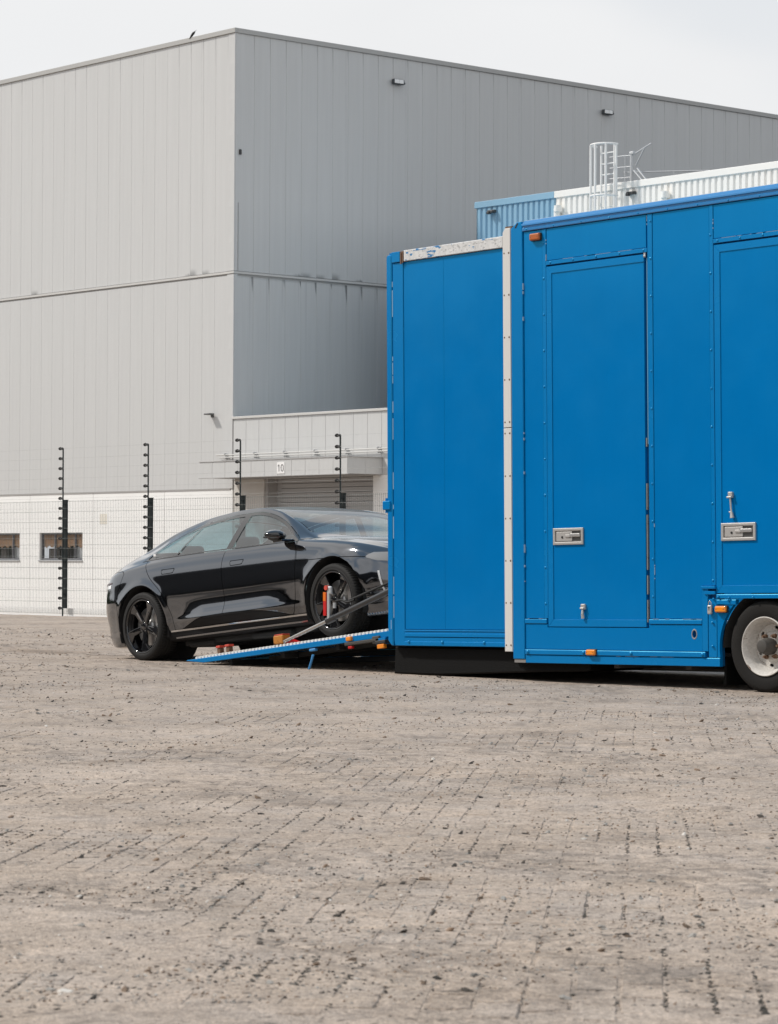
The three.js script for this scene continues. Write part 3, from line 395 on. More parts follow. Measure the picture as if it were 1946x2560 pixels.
// ------------------------------------------------------------------ the blue transporter: local x along its side from the rear edge, z = 0 its near side; it squats a little at the rear
const truck = thing('vehicle_transporter', 'bright blue box bodied vehicle transporter with compartment doors and lowered rear ramp', 'truck');
truck.rotation.z = 0.015;
const T = (n, g, m, label) => part(n, g, m, truck, label);
{
  const F = 0, B = -0.03, END = 8.2;                                     // outer skin and the core behind it
  // rear telescoping section
  const rz = -0.012;
  T('body_core', [box(0.02, 1.6, 0.26, 3.70, -0.06, rz - 0.02), box(1.62, END, 0.70, 3.80, -0.08, B - 0.002), box(1.62, 3.93, 0.13, 0.70, -0.08, B - 0.002), box(5.0, END, 0.13, 0.70, -0.08, B - 0.002)], M.core);
  T('far_wall', [box(0.0, 1.6, 0.26, 3.70, -2.5, -2.44), box(1.6, END, 0.13, 3.84, -2.5, -2.44)], M.blue);
  T('front_wall', box(END - 0.06, END, 0.13, 3.80, -2.43, -0.09), M.blue);
  T('load_floor', [box(0.0, 3.88, 0.40, 0.46, -2.43, -0.09), box(3.88, END - 0.07, 0.40, 0.46, -2.43, -1.0)], M.galv);
  T('roof', [box(0.02, 1.6, 3.70, 3.735, -2.5, rz - 0.01), box(1.66, END, 3.80, 3.84, -2.5, -0.12)], M.blue);
  for (const [a, b] of [[0.222, 0.744], [0.7455, 1.515]]) T('side_sheet', slab(a, b, 0.40, 3.637, rz - 0.02, rz, 0.0015), M.blue);
  T('corner_post', poly([[0.078, 0.30], [0.09, 0.256], [0.217, 0.256], [0.217, 3.637], [0.078, 3.637]], rz - 0.02, rz + 0.006, 0.003), M.blueTrim);
  T('edge_strip', [poly([[0.0, 0.30], [0.045, 0.256], [0.070, 0.256], [0.070, 3.70], [0.06, 3.715], [0.012, 3.715], [0.0, 3.70]], -0.1, rz + 0.014, 0.008)], M.blueTrim);
  const R = rng(5), chips = []; for (let y = 0.5; y < 3.5;) { const l = 0.02 + 0.16 * R() * R() * 2; if (R() < 0.62) chips.push(box(0.0705, 0.0775 - 0.002 * R(), y, y + l, rz - 0.02, rz + 0.0065)); y += l + 0.01 + 0.07 * R(); }
  chips.push(box(0.044, 0.05, 0.40, 0.48, rz, rz + 0.0148)); T('chipped_edge', chips, M.chip);
  T('worn_top_rail', slab(0.245, 1.515, 3.642, 3.738, rz - 0.02, rz + 0.022, 0.004), M.worn, 'scraped bare aluminium top rail of the rear section');
  T('rail_end', slab(0.078, 0.19, 3.642, 3.735, rz - 0.02, rz + 0.020, 0.004), M.blueTrim); T('rusty_bracket', [slab(0.192, 0.243, 3.642, 3.733, rz - 0.02, rz + 0.016, 0.003), box(0.20, 0.215, 3.62, 3.72, rz + 0.015, rz + 0.024), box(0.224, 0.236, 3.63, 3.725, rz + 0.015, rz + 0.022)], M.rust);
  T('lower_rail', [alongX([[rz - 0.02, 0.336], [rz + 0.012, 0.336], [rz + 0.012, 0.362], [rz + 0.004, 0.366], [rz + 0.004, 0.384], [rz + 0.012, 0.387], [rz + 0.010, 0.395], [rz - 0.02, 0.397]], 0.219, 1.515), alongX([[rz - 0.02, 0.256], [rz + 0.010, 0.256], [rz + 0.012, 0.262], [rz + 0.012, 0.290], [rz + 0.007, 0.294], [rz + 0.007, 0.328], [rz - 0.02, 0.330]], 0.219, 1.515)], M.blueTrim);
  T('side_bolts', [0.28, 0.72, 1.25].map((x) => dome(x, 0.29, rz + 0.012, 0.015, 0.012)), M.blueTrim).userData.kind = 'stuff';
  T('rear_hinge', [rbox(-0.05, 0.05, 1.455, 1.535, -0.09, rz + 0.03, 0.01), rod([-0.035, 1.43, -0.03], [-0.035, 1.56, -0.03], 0.018)], M.blueTrim);
  // pale joint post
  for (const [y0, y1] of [[0.218, 2.104], [2.110, 3.80]]) T('joint_post', y1 < 3 ? slab(1.517, 1.612, y0, y1, -0.04, 0.012, 0.004) : poly([[1.517, y0], [1.612, y0], [1.612, y1], [1.545, y1], [1.517, y1 - 0.035]], -0.04, 0.012, 0.004), M.post);
  T('post_screws', [0.272, 0.629, 0.984, 1.341, 1.70, 2.061, 2.156, 2.515, 2.874, 3.233, 3.589].flatMap((y) => [dome(1.537, y, 0.012, 0.0075, 0.004), dome(1.594, y, 0.012, 0.0085, 0.005)]), M.rust).userData.kind = 'stuff';
  T('post_cap', box(1.54, 1.62, 3.80, 3.815, -0.05, 0.0), M.rust);
  // main body
  T('corner_post', [poly([[1.622, 0.158], [1.760, 0.158], [1.760, 3.80], [1.745, 3.838], [1.70, 3.838], [1.640, 3.80], [1.622, 3.785]], -0.05, 0.014, 0.006, [], 2)], M.blueTrim);
  T('lashing_slot', poly([[1.672, 3.793], [1.686, 3.786], [1.715, 3.822], [1.704, 3.832]], 0.010, 0.0155, 0), M.dark);  // slot drawn as a black patch, the shade inside it as colour
  T('post_foot', box(1.63, 1.765, 0.128, 0.156, -0.05, 0.006), std([0.22, 0.21, 0.20], 0.7));
  T('cove_rail', alongX([[-0.03, 3.752], [0.012, 3.752], [0.016, 3.757], [0.016, 3.774], [0.010, 3.780], [0.010, 3.794], [0.022, 3.798], [0.020, 3.810], [-0.012, 3.842], [-0.05, 3.852], [-0.12, 3.856], [-0.12, 3.752]], 1.764, END), M.railBlue, 'light blue roof edge rail');
  const S = (n, x0, x1, y0, y1, z1 = F, m = M.blue) => T(n, slab(x0, x1, y0, y1, B, z1, 0.0025), m);
  S('side_sheet', 1.764, 1.990, 0.499, 3.748);
  S('rivet_strip', 1.9925, 2.034, 0.499, 3.748, 0.004, M.blueTrim);
  S('side_sheet', 2.040, 3.186, 3.482, 3.748); S('header_strip', 2.0365, 3.200, 3.444, 3.478, 0.006, M.blueTrim);
  S('rivet_strip', 3.2035, 3.256, 0.499, 3.748, 0.004, M.blueTrim); T('side_sheet', poly([[3.260, 0.499], [3.768, 0.499], [3.768, 0.758], [3.872, 0.758], [3.872, 3.748], [3.260, 3.748]], B, F, 0.0025), M.blue);
  S('rivet_strip', 3.875, 3.914, 0.76, 3.748, 0.004, M.blueTrim);
  S('side_sheet', 3.918, END, 3.482, 3.748); S('header_strip', 3.918, END, 3.444, 3.478, 0.006, M.blueTrim);
  // compartment doors: frame, sheet and rubber seal
  const door = (x0, x1, y0, y1, right) => {
    const w = 0.060, d = T('compartment_door', slab(x0 + w, right ? x1 - w : x1 - 0.006, y0 + w, y1 - w, B, -0.003, 0.0015), M.blue);
    const fr = [[[x0, y0], [x0 + w, y0 + w], [x0 + w, y1 - w], [x0, y1]], [[x0, y1], [x0 + w, y1 - w], [x1, y1 - w], [x1, y1]], [[x0, y0], [x1, y0], [x1, y0 + w], [x0 + w, y0 + w]]];
    for (const q of fr) part('door_frame', poly(q, B, 0.004, 0.0022), M.blueTrim, d);
    return d;
  };
  const d1 = door(2.0385, 3.162, 0.431, 3.430, false), d2 = door(3.922, END, 0.700, 3.430, true);
  const sealR = rng(9), bits = []; for (let y = 0.47; y < 1.95;) { const l = 0.08 + 0.5 * sealR(); bits.push(box(3.1735, 3.1805, y, Math.min(1.95, y + l), -0.02, 0.002)); y += l + 0.02 + 0.3 * sealR() * (y > 1 ? 1 : 0.1); }
  part('door_seal', bits, M.seal, d1); part('bare_edge', box(3.1865, 3.1945, 1.9, 3.40, -0.02, -0.004), std([0.10, 0.30, 0.48], 0.5), d1);
  part('hinge_pin', [rod([3.176, 3.405, 0.004], [3.176, 3.440, 0.004], 0.011), dome(3.176, 3.415, 0.006, 0.014, 0.01)], M.alu, d1);
  // rivets
  const rv = []; for (let y = 0.62; y < 3.7; y += 0.3015) rv.push(dome(2.008, y, 0.004, 0.0105, 0.007), dome(3.240, y + 0.055, 0.004, 0.0105, 0.007), dome(3.888, y - 0.02 + 0.2, 0.004, 0.0105, 0.007));
  for (let i = 0; i < 5; i++) rv.push(dome(2.09 + i * 0.268, 3.461, 0.006, 0.0105, 0.007)); for (let i = 0; i < 16; i++) rv.push(dome(3.965 + i * 0.235, 3.461, 0.006, 0.0105, 0.007)); for (let i = 0; i < 20; i++) rv.push(dome(1.815 + i * 0.325, 3.7655, 0.016, 0.008, 0.005));
  T('rivets', rv, M.blueTrim).userData.kind = 'stuff';
  // lower body
  const Z = 0.002;
  T('lower_sheet', poly([[1.764, 0.244], [3.768, 0.244], [3.768, 0.452], [3.19, 0.452], [3.19, 0.424], [2.025, 0.424], [2.025, 0.452], [1.764, 0.452]], B, Z, 0.002, [new THREE.Path().absellipse(3.683, 0.380, 0.027, 0.036, 0, Math.PI * 2, true)]), M.blue);
  T('drain_hole', [new THREE.TorusGeometry(0.031, 0.006, 6, 20).scale(0.85, 1.15, 0.5).translate(3.683, 0.378, Z)], std([0.25, 0.25, 0.26], 0.7)); T('hole_liner', box(3.64, 3.73, 0.33, 0.43, -0.075, -0.065), M.dark);
  const trimRail = (x0, x1, y0, y1, p = 0.012) => alongX([[B, y0], [p - 0.002, y0], [p, y0 + 0.003], [p, y1 - 0.006], [p - 0.004, y1], [B, y1 + 0.001]], x0, x1);
  T('waist_rail', trimRail(1.764, 2.022, 0.456, 0.495, 0.010), M.blueTrim); T('waist_rail', trimRail(3.1985, 3.768, 0.456, 0.495, 0.010), M.blueTrim);
  T('skirt_rail', trimRail(1.768, 3.805, 0.198, 0.240, 0.014), M.blueTrim); T('sill', trimRail(1.766, 3.952, 0.127, 0.194, 0.005), M.blueTrim);
  T('skirt_bolts', [1.80, 2.46, 3.0, 3.78].map((x) => dome(x, 0.219, 0.014, 0.016, 0.014)).concat([[3.885, 0.47], [3.885, 0.285], [3.95, 0.672], [4.055, 0.645], [4.062, 0.664], [4.31, 0.665], [3.90, 0.655]].map(([x, y]) => dome(x, y, 0.012, 0.011, 0.012))), M.blueTrim).userData.kind = 'stuff';
  S('wheel_post', 3.772, 3.832, 0.244, 0.755, 0.008, M.blueTrim); S('wheel_post', 3.836, 3.922, 0.198, 0.655, 0.004, M.blueTrim);
  T('post_bracket', [slab(3.775, 3.920, 0.735, 0.757, B, 0.024, 0.003), slab(3.805, 3.918, 0.690, 0.716, B, 0.020, 0.003)], M.blueTrim);
  T('arch_rail', trimRail(3.924, END, 0.658, 0.692, 0.010), M.blueTrim); T('arch_rail', trimRail(3.926, 4.125, 0.612, 0.650, 0.008), M.blueTrim);
  const cx = 4.395, cy = 0.275, ar = 0.447, arch = new THREE.Shape(); arch.moveTo(3.926, 0.198); arch.lineTo(cx - Math.sqrt(ar * ar - (0.198 - cy) ** 2), 0.198); arch.absarc(cx, cy, ar, Math.PI + 0.173, Math.PI - 0.844, true); arch.lineTo(3.926, 0.609);
  T('arch_sheet', new THREE.ExtrudeGeometry(arch, { depth: 0.03, bevelEnabled: false, curveSegments: 40 }).translate(0, 0, B), M.blue);
  T('wheel_housing', [new THREE.CylinderGeometry(0.446, 0.446, 0.9, 40, 1, true, Math.PI / 2, Math.PI).rotateX(Math.PI / 2).translate(cx, cy, -0.49), box(cx - 0.45, cx + 0.45, 0.1, 0.72, -0.98, -0.94)], std([0.03, 0.03, 0.03], 0.85));
  const chassis = std([0.09, 0.085, 0.08], 0.8);
  T('underside', [box(1.7, 3.88, 0.20, 0.23, -2.42, -0.09), box(3.88, END, 0.20, 0.23, -2.42, -1.0), box(0.1, 1.6, 0.27, 0.29, -2.42, -0.07)], chassis);
  for (const z of [-0.75, -1.75]) T('chassis_rail', box(0.2, END, 0.06, 0.20, z - 0.04, z + 0.04), chassis); for (const x of [2.6, 3.4]) T('cross_member', box(x, x + 0.06, 0.09, 0.195, -2.3, -0.2), chassis); T('far_sill', box(1.7, 3.95, 0.13, 0.20, -2.46, -2.42), M.blueTrim);
  T('rear_skirt', [poly([[0.005, 0.245], [-0.012, 0.006], [0.6, 0.004], [1.9, 0.05], [2.40, 0.062], [2.44, 0.075], [2.455, 0.235]], -2.3, -0.075, 0.012)], M.rubber, 'black rubber skirt hanging under the rear section');
  // paint knocked off along edges
  const pc = rng(31), chip2 = []; for (const [x, y0, y1, n] of [[2.0365, 3.46, 3.74, 3], [3.2005, 3.48, 3.74, 4], [1.7635, 0.6, 3.6, 9], [3.9165, 3.48, 3.72, 3], [3.2585, 0.55, 2.0, 5]]) for (let k = 0; k < n; k++) { const y = mix(y0, y1, pc()), l = 0.008 + 0.09 * pc() * pc() * pc(); chip2.push(box(x - 0.0012 - 0.001 * pc(), x + 0.0012 + 0.001 * pc(), y, Math.min(y1, y + l), -0.01, 0.0052 + 0.009 * (x < 1.8))); }
  for (const [y, x0, x1, z] of [[3.4785, 2.06, 3.18, 0.0065], [3.4785, 3.93, 4.7, 0.0065], [0.4965, 3.22, 3.76, 0.0105], [0.4965, 1.77, 2.0, 0.0105], [0.1945, 1.8, 3.9, 0.0055]]) for (let k = 0; k < 5; k++) { const x = mix(x0, x1, pc()), l = 0.03 + 0.16 * pc(); chip2.push(box(x, Math.min(x1, x + l), y - 0.0012, y + 0.001, -0.01, z)); }
  T('paint_chips', chip2, M.chip).userData.kind = 'stuff';
  // latches and lamps
  const latch = (x, y, w, h, d) => {
    const f = part('latch_frame', poly([[x, y], [x + w, y], [x + w, y + h], [x, y + h]], -0.004, 0.012, 0.005, [new THREE.Path([[x + 0.025, y + 0.025], [x + 0.025, y + h - 0.025], [x + w - 0.025, y + h - 0.025], [x + w - 0.025, y + 0.025]].map((q) => new THREE.Vector2(...q)))], 2), M.cast, d);
    part('latch_tray', box(x + 0.02, x + w - 0.02, y + 0.02, y + h - 0.02, -0.0025, -0.001), std([0.10, 0.098, 0.095], 0.5), d);  // tray grey darkened for the shade in the recess
    part('latch_plate', [rbox(x + 0.035, x + w * 0.63, y + 0.030, y + h - 0.030, -0.002, 0.008, 0.004), rbox(x + w * 0.42, x + w * 0.58, y + h * 0.44, y + h * 0.60, 0.004, 0.016, 0.004)], M.cast, d);
    part('latch_lever', [rbox(x + w * 0.57, x + w - 0.034, y + h * 0.46, y + h * 0.66, 0.002, 0.018, 0.005)], M.alu, d);
    part('latch_lock', [new THREE.CylinderGeometry(0.010, 0.010, 0.006, 12).rotateX(Math.PI / 2).translate(x + w * 0.31, y + h * 0.45, 0.009), box(x + w * 0.545, x + w * 0.572, y + h * 0.42, y + h * 0.68, 0.006, 0.0095)], M.dark, d);
  };
  latch(2.105, 1.107, 0.351, 0.139, d1); latch(3.980, 1.107, 0.356, 0.139, d2);
  part('swing_catch', [rbox(2.430, 2.478, 0.572, 0.618, -0.004, 0.018, 0.006), rod([2.434, 0.582, 0.022], [2.474, 0.582, 0.022], 0.008), rod([2.454, 0.575, 0.016], [2.456, 0.535, 0.020], 0.008, 8, 0.013), rod([2.456, 0.535, 0.020], [2.458, 0.500, 0.016], 0.013, 8, 0.015)], M.cast, d1);
  part('swing_catch', [rbox(4.062, 4.106, 1.440, 1.488, -0.004, 0.020, 0.006), rod([4.060, 1.446, 0.024], [4.104, 1.446, 0.024], 0.008), tube([[4.085, 1.44, 0.016], [4.088, 1.40, 0.014], [4.094, 1.34, 0.014], [4.098, 1.325, 0.015]], 0.008), rod([4.098, 1.33, 0.015], [4.104, 1.285, 0.015], 0.010, 8, 0.018), rod([4.072, 1.33, 0.012], [4.092, 1.33, 0.012], 0.007)], M.cast, d2);
  const lamp = (x, y, w, h, m) => { const b = T('lamp_base', rbox(x - w / 2 - 0.004, x + w / 2 + 0.004, y - h / 2 - 0.004, y + h / 2 + 0.004, 0.0, 0.020, h * 0.45, 3), M.dark); part('side_marker_lamp', rbox(x - w / 2, x + w / 2, y - h / 2, y + h / 2, 0.014, 0.042, h * 0.42, 3), m, b); part('lamp_screws', [dome(x - w * 0.33, y, 0.0418, 0.005, 0.002), dome(x + w * 0.33, y, 0.0418, 0.005, 0.002)], M.rust, b); };
  lamp(1.93, 3.690, 0.118, 0.060, M.amberOld); lamp(2.557, 0.222, 0.105, 0.048, M.amber); lamp(3.988, 0.575, 0.115, 0.050, M.amber);
  T('mud_flap', rbox(3.90, 3.925, -0.02, 0.20, -0.55, -0.10, 0.005), M.rubber);
}
{ // padlock hanging on the wheel post
  const o = thing('padlock', 'small grey padlock hanging on the blue post beside the amber lamp', 'padlock'); o.position.set(3.860, 0.635, 0.012); o.rotation.z = 0.015;
  part('lock_body', rbox(-0.021, 0.021, -0.042, 0.030, 0, 0.022, 0.009, 3), M.cast, o); part('shackle', tube([[-0.012, 0.02, 0.011], [-0.012, 0.05, 0.011], [0, 0.062, 0.011], [0.012, 0.05, 0.011], [0.012, 0.02, 0.011]], 0.004), M.steel, o); part('keyhole', [box(-0.009, 0.009, 0.008, 0.015, 0.0215, 0.0232), box(-0.003, 0.003, -0.012, 0.009, 0.0215, 0.0230)], M.dark, o);
}
{ // truck wheels
  const chassis = std([0.09, 0.085, 0.08], 0.8); const wheel = (x) => {
    const t = part('truck_wheel', (() => { const pr = [[0.226, -0.19], [0.25, -0.205], [0.31, -0.212], [0.352, -0.20], [0.366, -0.175], [0.3675, -0.11], [0.366, -0.035], [0.352, -0.010], [0.335, -0.004], [0.333, -0.001], [0.322, 0.0], [0.31, 0.0035], [0.285, 0.003], [0.262, 0.001], [0.245, -0.006], [0.226, -0.012]].map(([r, z]) => new THREE.Vector2(r, z)); return new THREE.LatheGeometry(pr, 96).rotateX(Math.PI / 2); })(), M.tyreDusty, truck);
    t.position.set(x, 0.288, -0.02); t.scale.set(1, 0.985, 1);
    const L = (pts, n = 72) => new THREE.LatheGeometry(pts.map(([r, z]) => new THREE.Vector2(r, z)), n).rotateX(Math.PI / 2);
    part('rim', L([[0.222, -0.02], [0.232, -0.008], [0.234, 0.002], [0.229, 0.006], [0.222, 0.003], [0.216, -0.010], [0.205, -0.022], [0.196, -0.045], [0.192, -0.075], [0.180, -0.085], [0.176, -0.11], [0.176, -0.17]]), M.rimWhite, t);
    const disc = new THREE.Shape().absarc(0, 0, 0.178, 0, Math.PI * 2); disc.holes.push(new THREE.Path().absarc(0, 0, 0.122, 0, Math.PI * 2, true)); for (let i = 0; i < 6; i++) { const a = i * Math.PI / 3 + 0.35; disc.holes.push(new THREE.Path().absellipse(0.151 * Math.cos(a), 0.151 * Math.sin(a), 0.013, 0.021, 0, Math.PI * 2, true, a)); }
    part('wheel_disc', [new THREE.ExtrudeGeometry(disc, { depth: 0.012, bevelEnabled: false, curveSegments: 40 }).translate(0, 0, -0.122), L([[0.126, -0.110], [0.118, -0.098], [0.108, -0.082], [0.098, -0.077], [0.03, -0.077]])], M.rimWhite, t);
    part('hub', [L([[0.062, -0.10], [0.066, -0.06], [0.068, -0.02], [0.056, 0.0], [0.052, 0.030], [0.046, 0.038], [0.001, 0.040]], 40)], M.hubIron, t);
    for (let i = 0; i < 6; i++) { const a = i * Math.PI / 3 + 0.05; part('wheel_nut', [new THREE.CylinderGeometry(0.017, 0.019, 0.03, 6).rotateX(Math.PI / 2).translate(0.092 * Math.cos(a), 0.092 * Math.sin(a), -0.066), new THREE.CylinderGeometry(0.009, 0.009, 0.03, 8).rotateX(Math.PI / 2).translate(0.092 * Math.cos(a), 0.092 * Math.sin(a), -0.046)], M.rust, t); }
    part('inner_tyre', L([[0.20, -0.24], [0.35, -0.25], [0.362, -0.27], [0.362, -0.43], [0.35, -0.45], [0.2, -0.45]], 48), M.tyreDusty, t); part('axle_stub', rod([0, 0, -0.9], [0, 0, -0.1], 0.10, 20), chassis, t);
    return t;
  };
  wheel(4.395); wheel(5.36);
}
// ------------------------------------------------------------------ the loading ramp let down from the tail, in the truck's own axes
{
  const ax = -3.13, ay = 0.079, bx = -0.03, by = 0.392, len = Math.hypot(bx - ax, by - ay), an = Math.atan2(by - ay, bx - ax);
  const on = (s, h, z) => [ax + Math.cos(an) * s - Math.sin(an) * h, ay + Math.sin(an) * s + Math.cos(an) * h, z];
  const put = (g) => g.rotateZ(an).translate(ax, ay, 0);
  const beam = (z0, z1) => put(poly([[0.0, -0.006], [0.28, -0.046], [len, -0.052], [len, 0.0], [0.02, 0.0]], z0, z1, 0.004));
  const r = T('loading_ramp', [beam(-0.17, -0.12), beam(-0.80, -0.76), beam(-1.74, -1.70), beam(-2.38, -2.33)], M.blueTrim, 'blue sided loading ramp lowered to the ground');
  for (const [z0, z1] of [[-0.755, -0.175], [-2.325, -1.745]]) { const g = new THREE.BoxGeometry(len - 0.14, 0.014, z1 - z0).translate(len / 2 + 0.05, 0.006, (z0 + z1) / 2); part('ramp_deck', put(g), M.galv, r); }
  const rung = []; for (let s = 0.16; s < len - 0.04; s += 0.052) for (const [z0, z1] of [[-0.755, -0.128], [-2.325, -1.745]]) rung.push(put(rod([s, 0.006, z0], [s, 0.006, z1], 0.017, 8)));
  part('tread_ribs', rung, std([0.78, 0.78, 0.76], 0.5), r).userData.kind = 'stuff';
  part('ramp_frame', [put(box(1.0, len, -0.10, -0.055, -0.75, -0.70)), put(box(1.0, len, -0.10, -0.055, -0.4, -0.35)), ...[0.6, 1.4, 2.2, 2.9].map((s) => put(box(s, s + 0.05, -0.10, -0.05, -2.3, -0.18)))], M.dark, r);
  // brace, lever with red reflector, hose
  const A = on(1.50, 0.045, -0.150), Bp = [0.12, 0.80, -0.09], mid = [A[0] + (Bp[0] - A[0]) * 0.40, A[1] + (Bp[1] - A[1]) * 0.40, -0.126];
  part('brace_rod', rod(A, mid, 0.0165, 14), M.steel, r);
  part('brace_cylinder', [rod([mid[0] - 0.05, mid[1] - 0.0165, mid[2]], Bp, 0.027, 16), rod([mid[0] - 0.05, mid[1] - 0.017, mid[2]], [mid[0] + 0.07, mid[1] + 0.02, mid[2]], 0.033, 16)], phys([0.05, 0.052, 0.055], 0.3, { clearcoat: 0.5, metalness: 0.5 }), r);
  part('guide_rail', rod([mid[0] + 0.24, mid[1] + 0.17, mid[2] - 0.02], [0.12, 0.875, -0.11], 0.012, 8), M.dark, r);
  part('hose', tube([[mid[0] + 0.08, mid[1] + 0.165, -0.12], [mid[0] + 0.16, mid[1] + 0.172, -0.12], [mid[0] + 0.24, mid[1] + 0.155, -0.12], [mid[0] + 0.34, mid[1] + 0.175, -0.12]], 0.010), M.dark, r);
  part('locking_lever', [rbox(mid[0] - 0.022, mid[0] + 0.010, mid[1] - 0.01, mid[1] + 0.245, -0.115, -0.095, 0.006), rbox(mid[0] - 0.028, mid[0] + 0.035, mid[1] + 0.225, mid[1] + 0.300, -0.125, -0.095, 0.02), rod([mid[0] + 0.06, mid[1] + 0.10, -0.12], [mid[0] + 0.06, mid[1] + 0.15, -0.12], 0.016)], M.galv, r);
  part('red_reflector', [rbox(mid[0] - 0.070, mid[0] - 0.030, mid[1] + 0.03, mid[1] + 0.245, -0.112, -0.090, 0.004)], M.red, r); part('orange_reflector', rbox(mid[0] - 0.069, mid[0] - 0.031, mid[1] + 0.165, mid[1] + 0.246, -0.094, -0.0885, 0.002), phys([0.75, 0.16, 0.015], 0.3), r); part('lever_knob', [rod([mid[0] - 0.028, mid[1] + 0.285, -0.12], [mid[0] - 0.028, mid[1] + 0.285, -0.085], 0.022, 16)], M.redDull, r);
  // yellow box, red marker feet
  const bxp = (s0, s1, h0, h1, z0, z1, b = 0.006) => put(rbox(s0, s1, h0, h1, z0, z1, b, 2));
  part('warning_lamp_box', [bxp(1.355, 1.495, 0.026, 0.108, -0.23, -0.13, 0.012)], M.yellowBox, r); part('box_lid', bxp(1.36, 1.49, 0.109, 0.119, -0.23, -0.14), M.redDull, r); part('red_wedge', put(poly([[1.50, 0.02], [1.66, 0.016], [1.50, 0.07]], -0.26, -0.16, 0.004)), M.red, r);
  for (const s of [0.335, 0.475]) { part('marker_foot', [bxp(s, s + 0.05, 0.02, 0.085, -0.30, -0.25), bxp(s - 0.01, s + 0.14, 0.018, 0.032, -0.31, -0.22)], M.rust, r); part('red_cap', bxp(s - 0.006, s + 0.058, 0.086, 0.108, -0.31, -0.24), M.redDull, r); }
  // lamps and brackets under the ramp
  part('orange_tail_lamp', put(rbox(2.445, 2.515, -0.043, 0.0, -0.135, -0.09, 0.012)), M.amber, r); part('lamp_bracket', [put(rbox(2.42, 2.86, -0.083, -0.052, -0.14, -0.095, 0.008)), put(rbox(2.80, 2.90, -0.10, -0.03, -0.14, -0.1, 0.01))], std([0.05, 0.045, 0.04], 0.7), r); part('red_tail_lamp', put(rbox(2.46, 2.515, -0.112, -0.086, -0.135, -0.10, 0.008)), M.red, r);
  part('amber_side_lamp', put(rbox(2.885, 2.98, -0.150, -0.110, -0.12, -0.08, 0.008)), M.amber, r); part('lamp_holder', [put(rbox(2.86, 3.00, -0.108, -0.075, -0.14, -0.08, 0.008))], std([0.03, 0.03, 0.03], 0.6), r); part('blue_bracket', put(rbox(2.86, 2.99, -0.072, -0.014, -0.16, -0.1, 0.004)).translate(0, -0.04, 0), M.blueTrim, r);
  part('drop_handle', [put(rbox(1.88, 1.97, -0.085, -0.058, -0.16, -0.12, 0.01)), rod(on(1.955, -0.12, -0.11), on(1.865, -0.27, -0.11), 0.011, 8), rod(on(1.94, -0.12, -0.11), on(1.91, -0.19, -0.11), 0.007, 6)], std([0.05, 0.24, 0.52], 0.5), r);
}

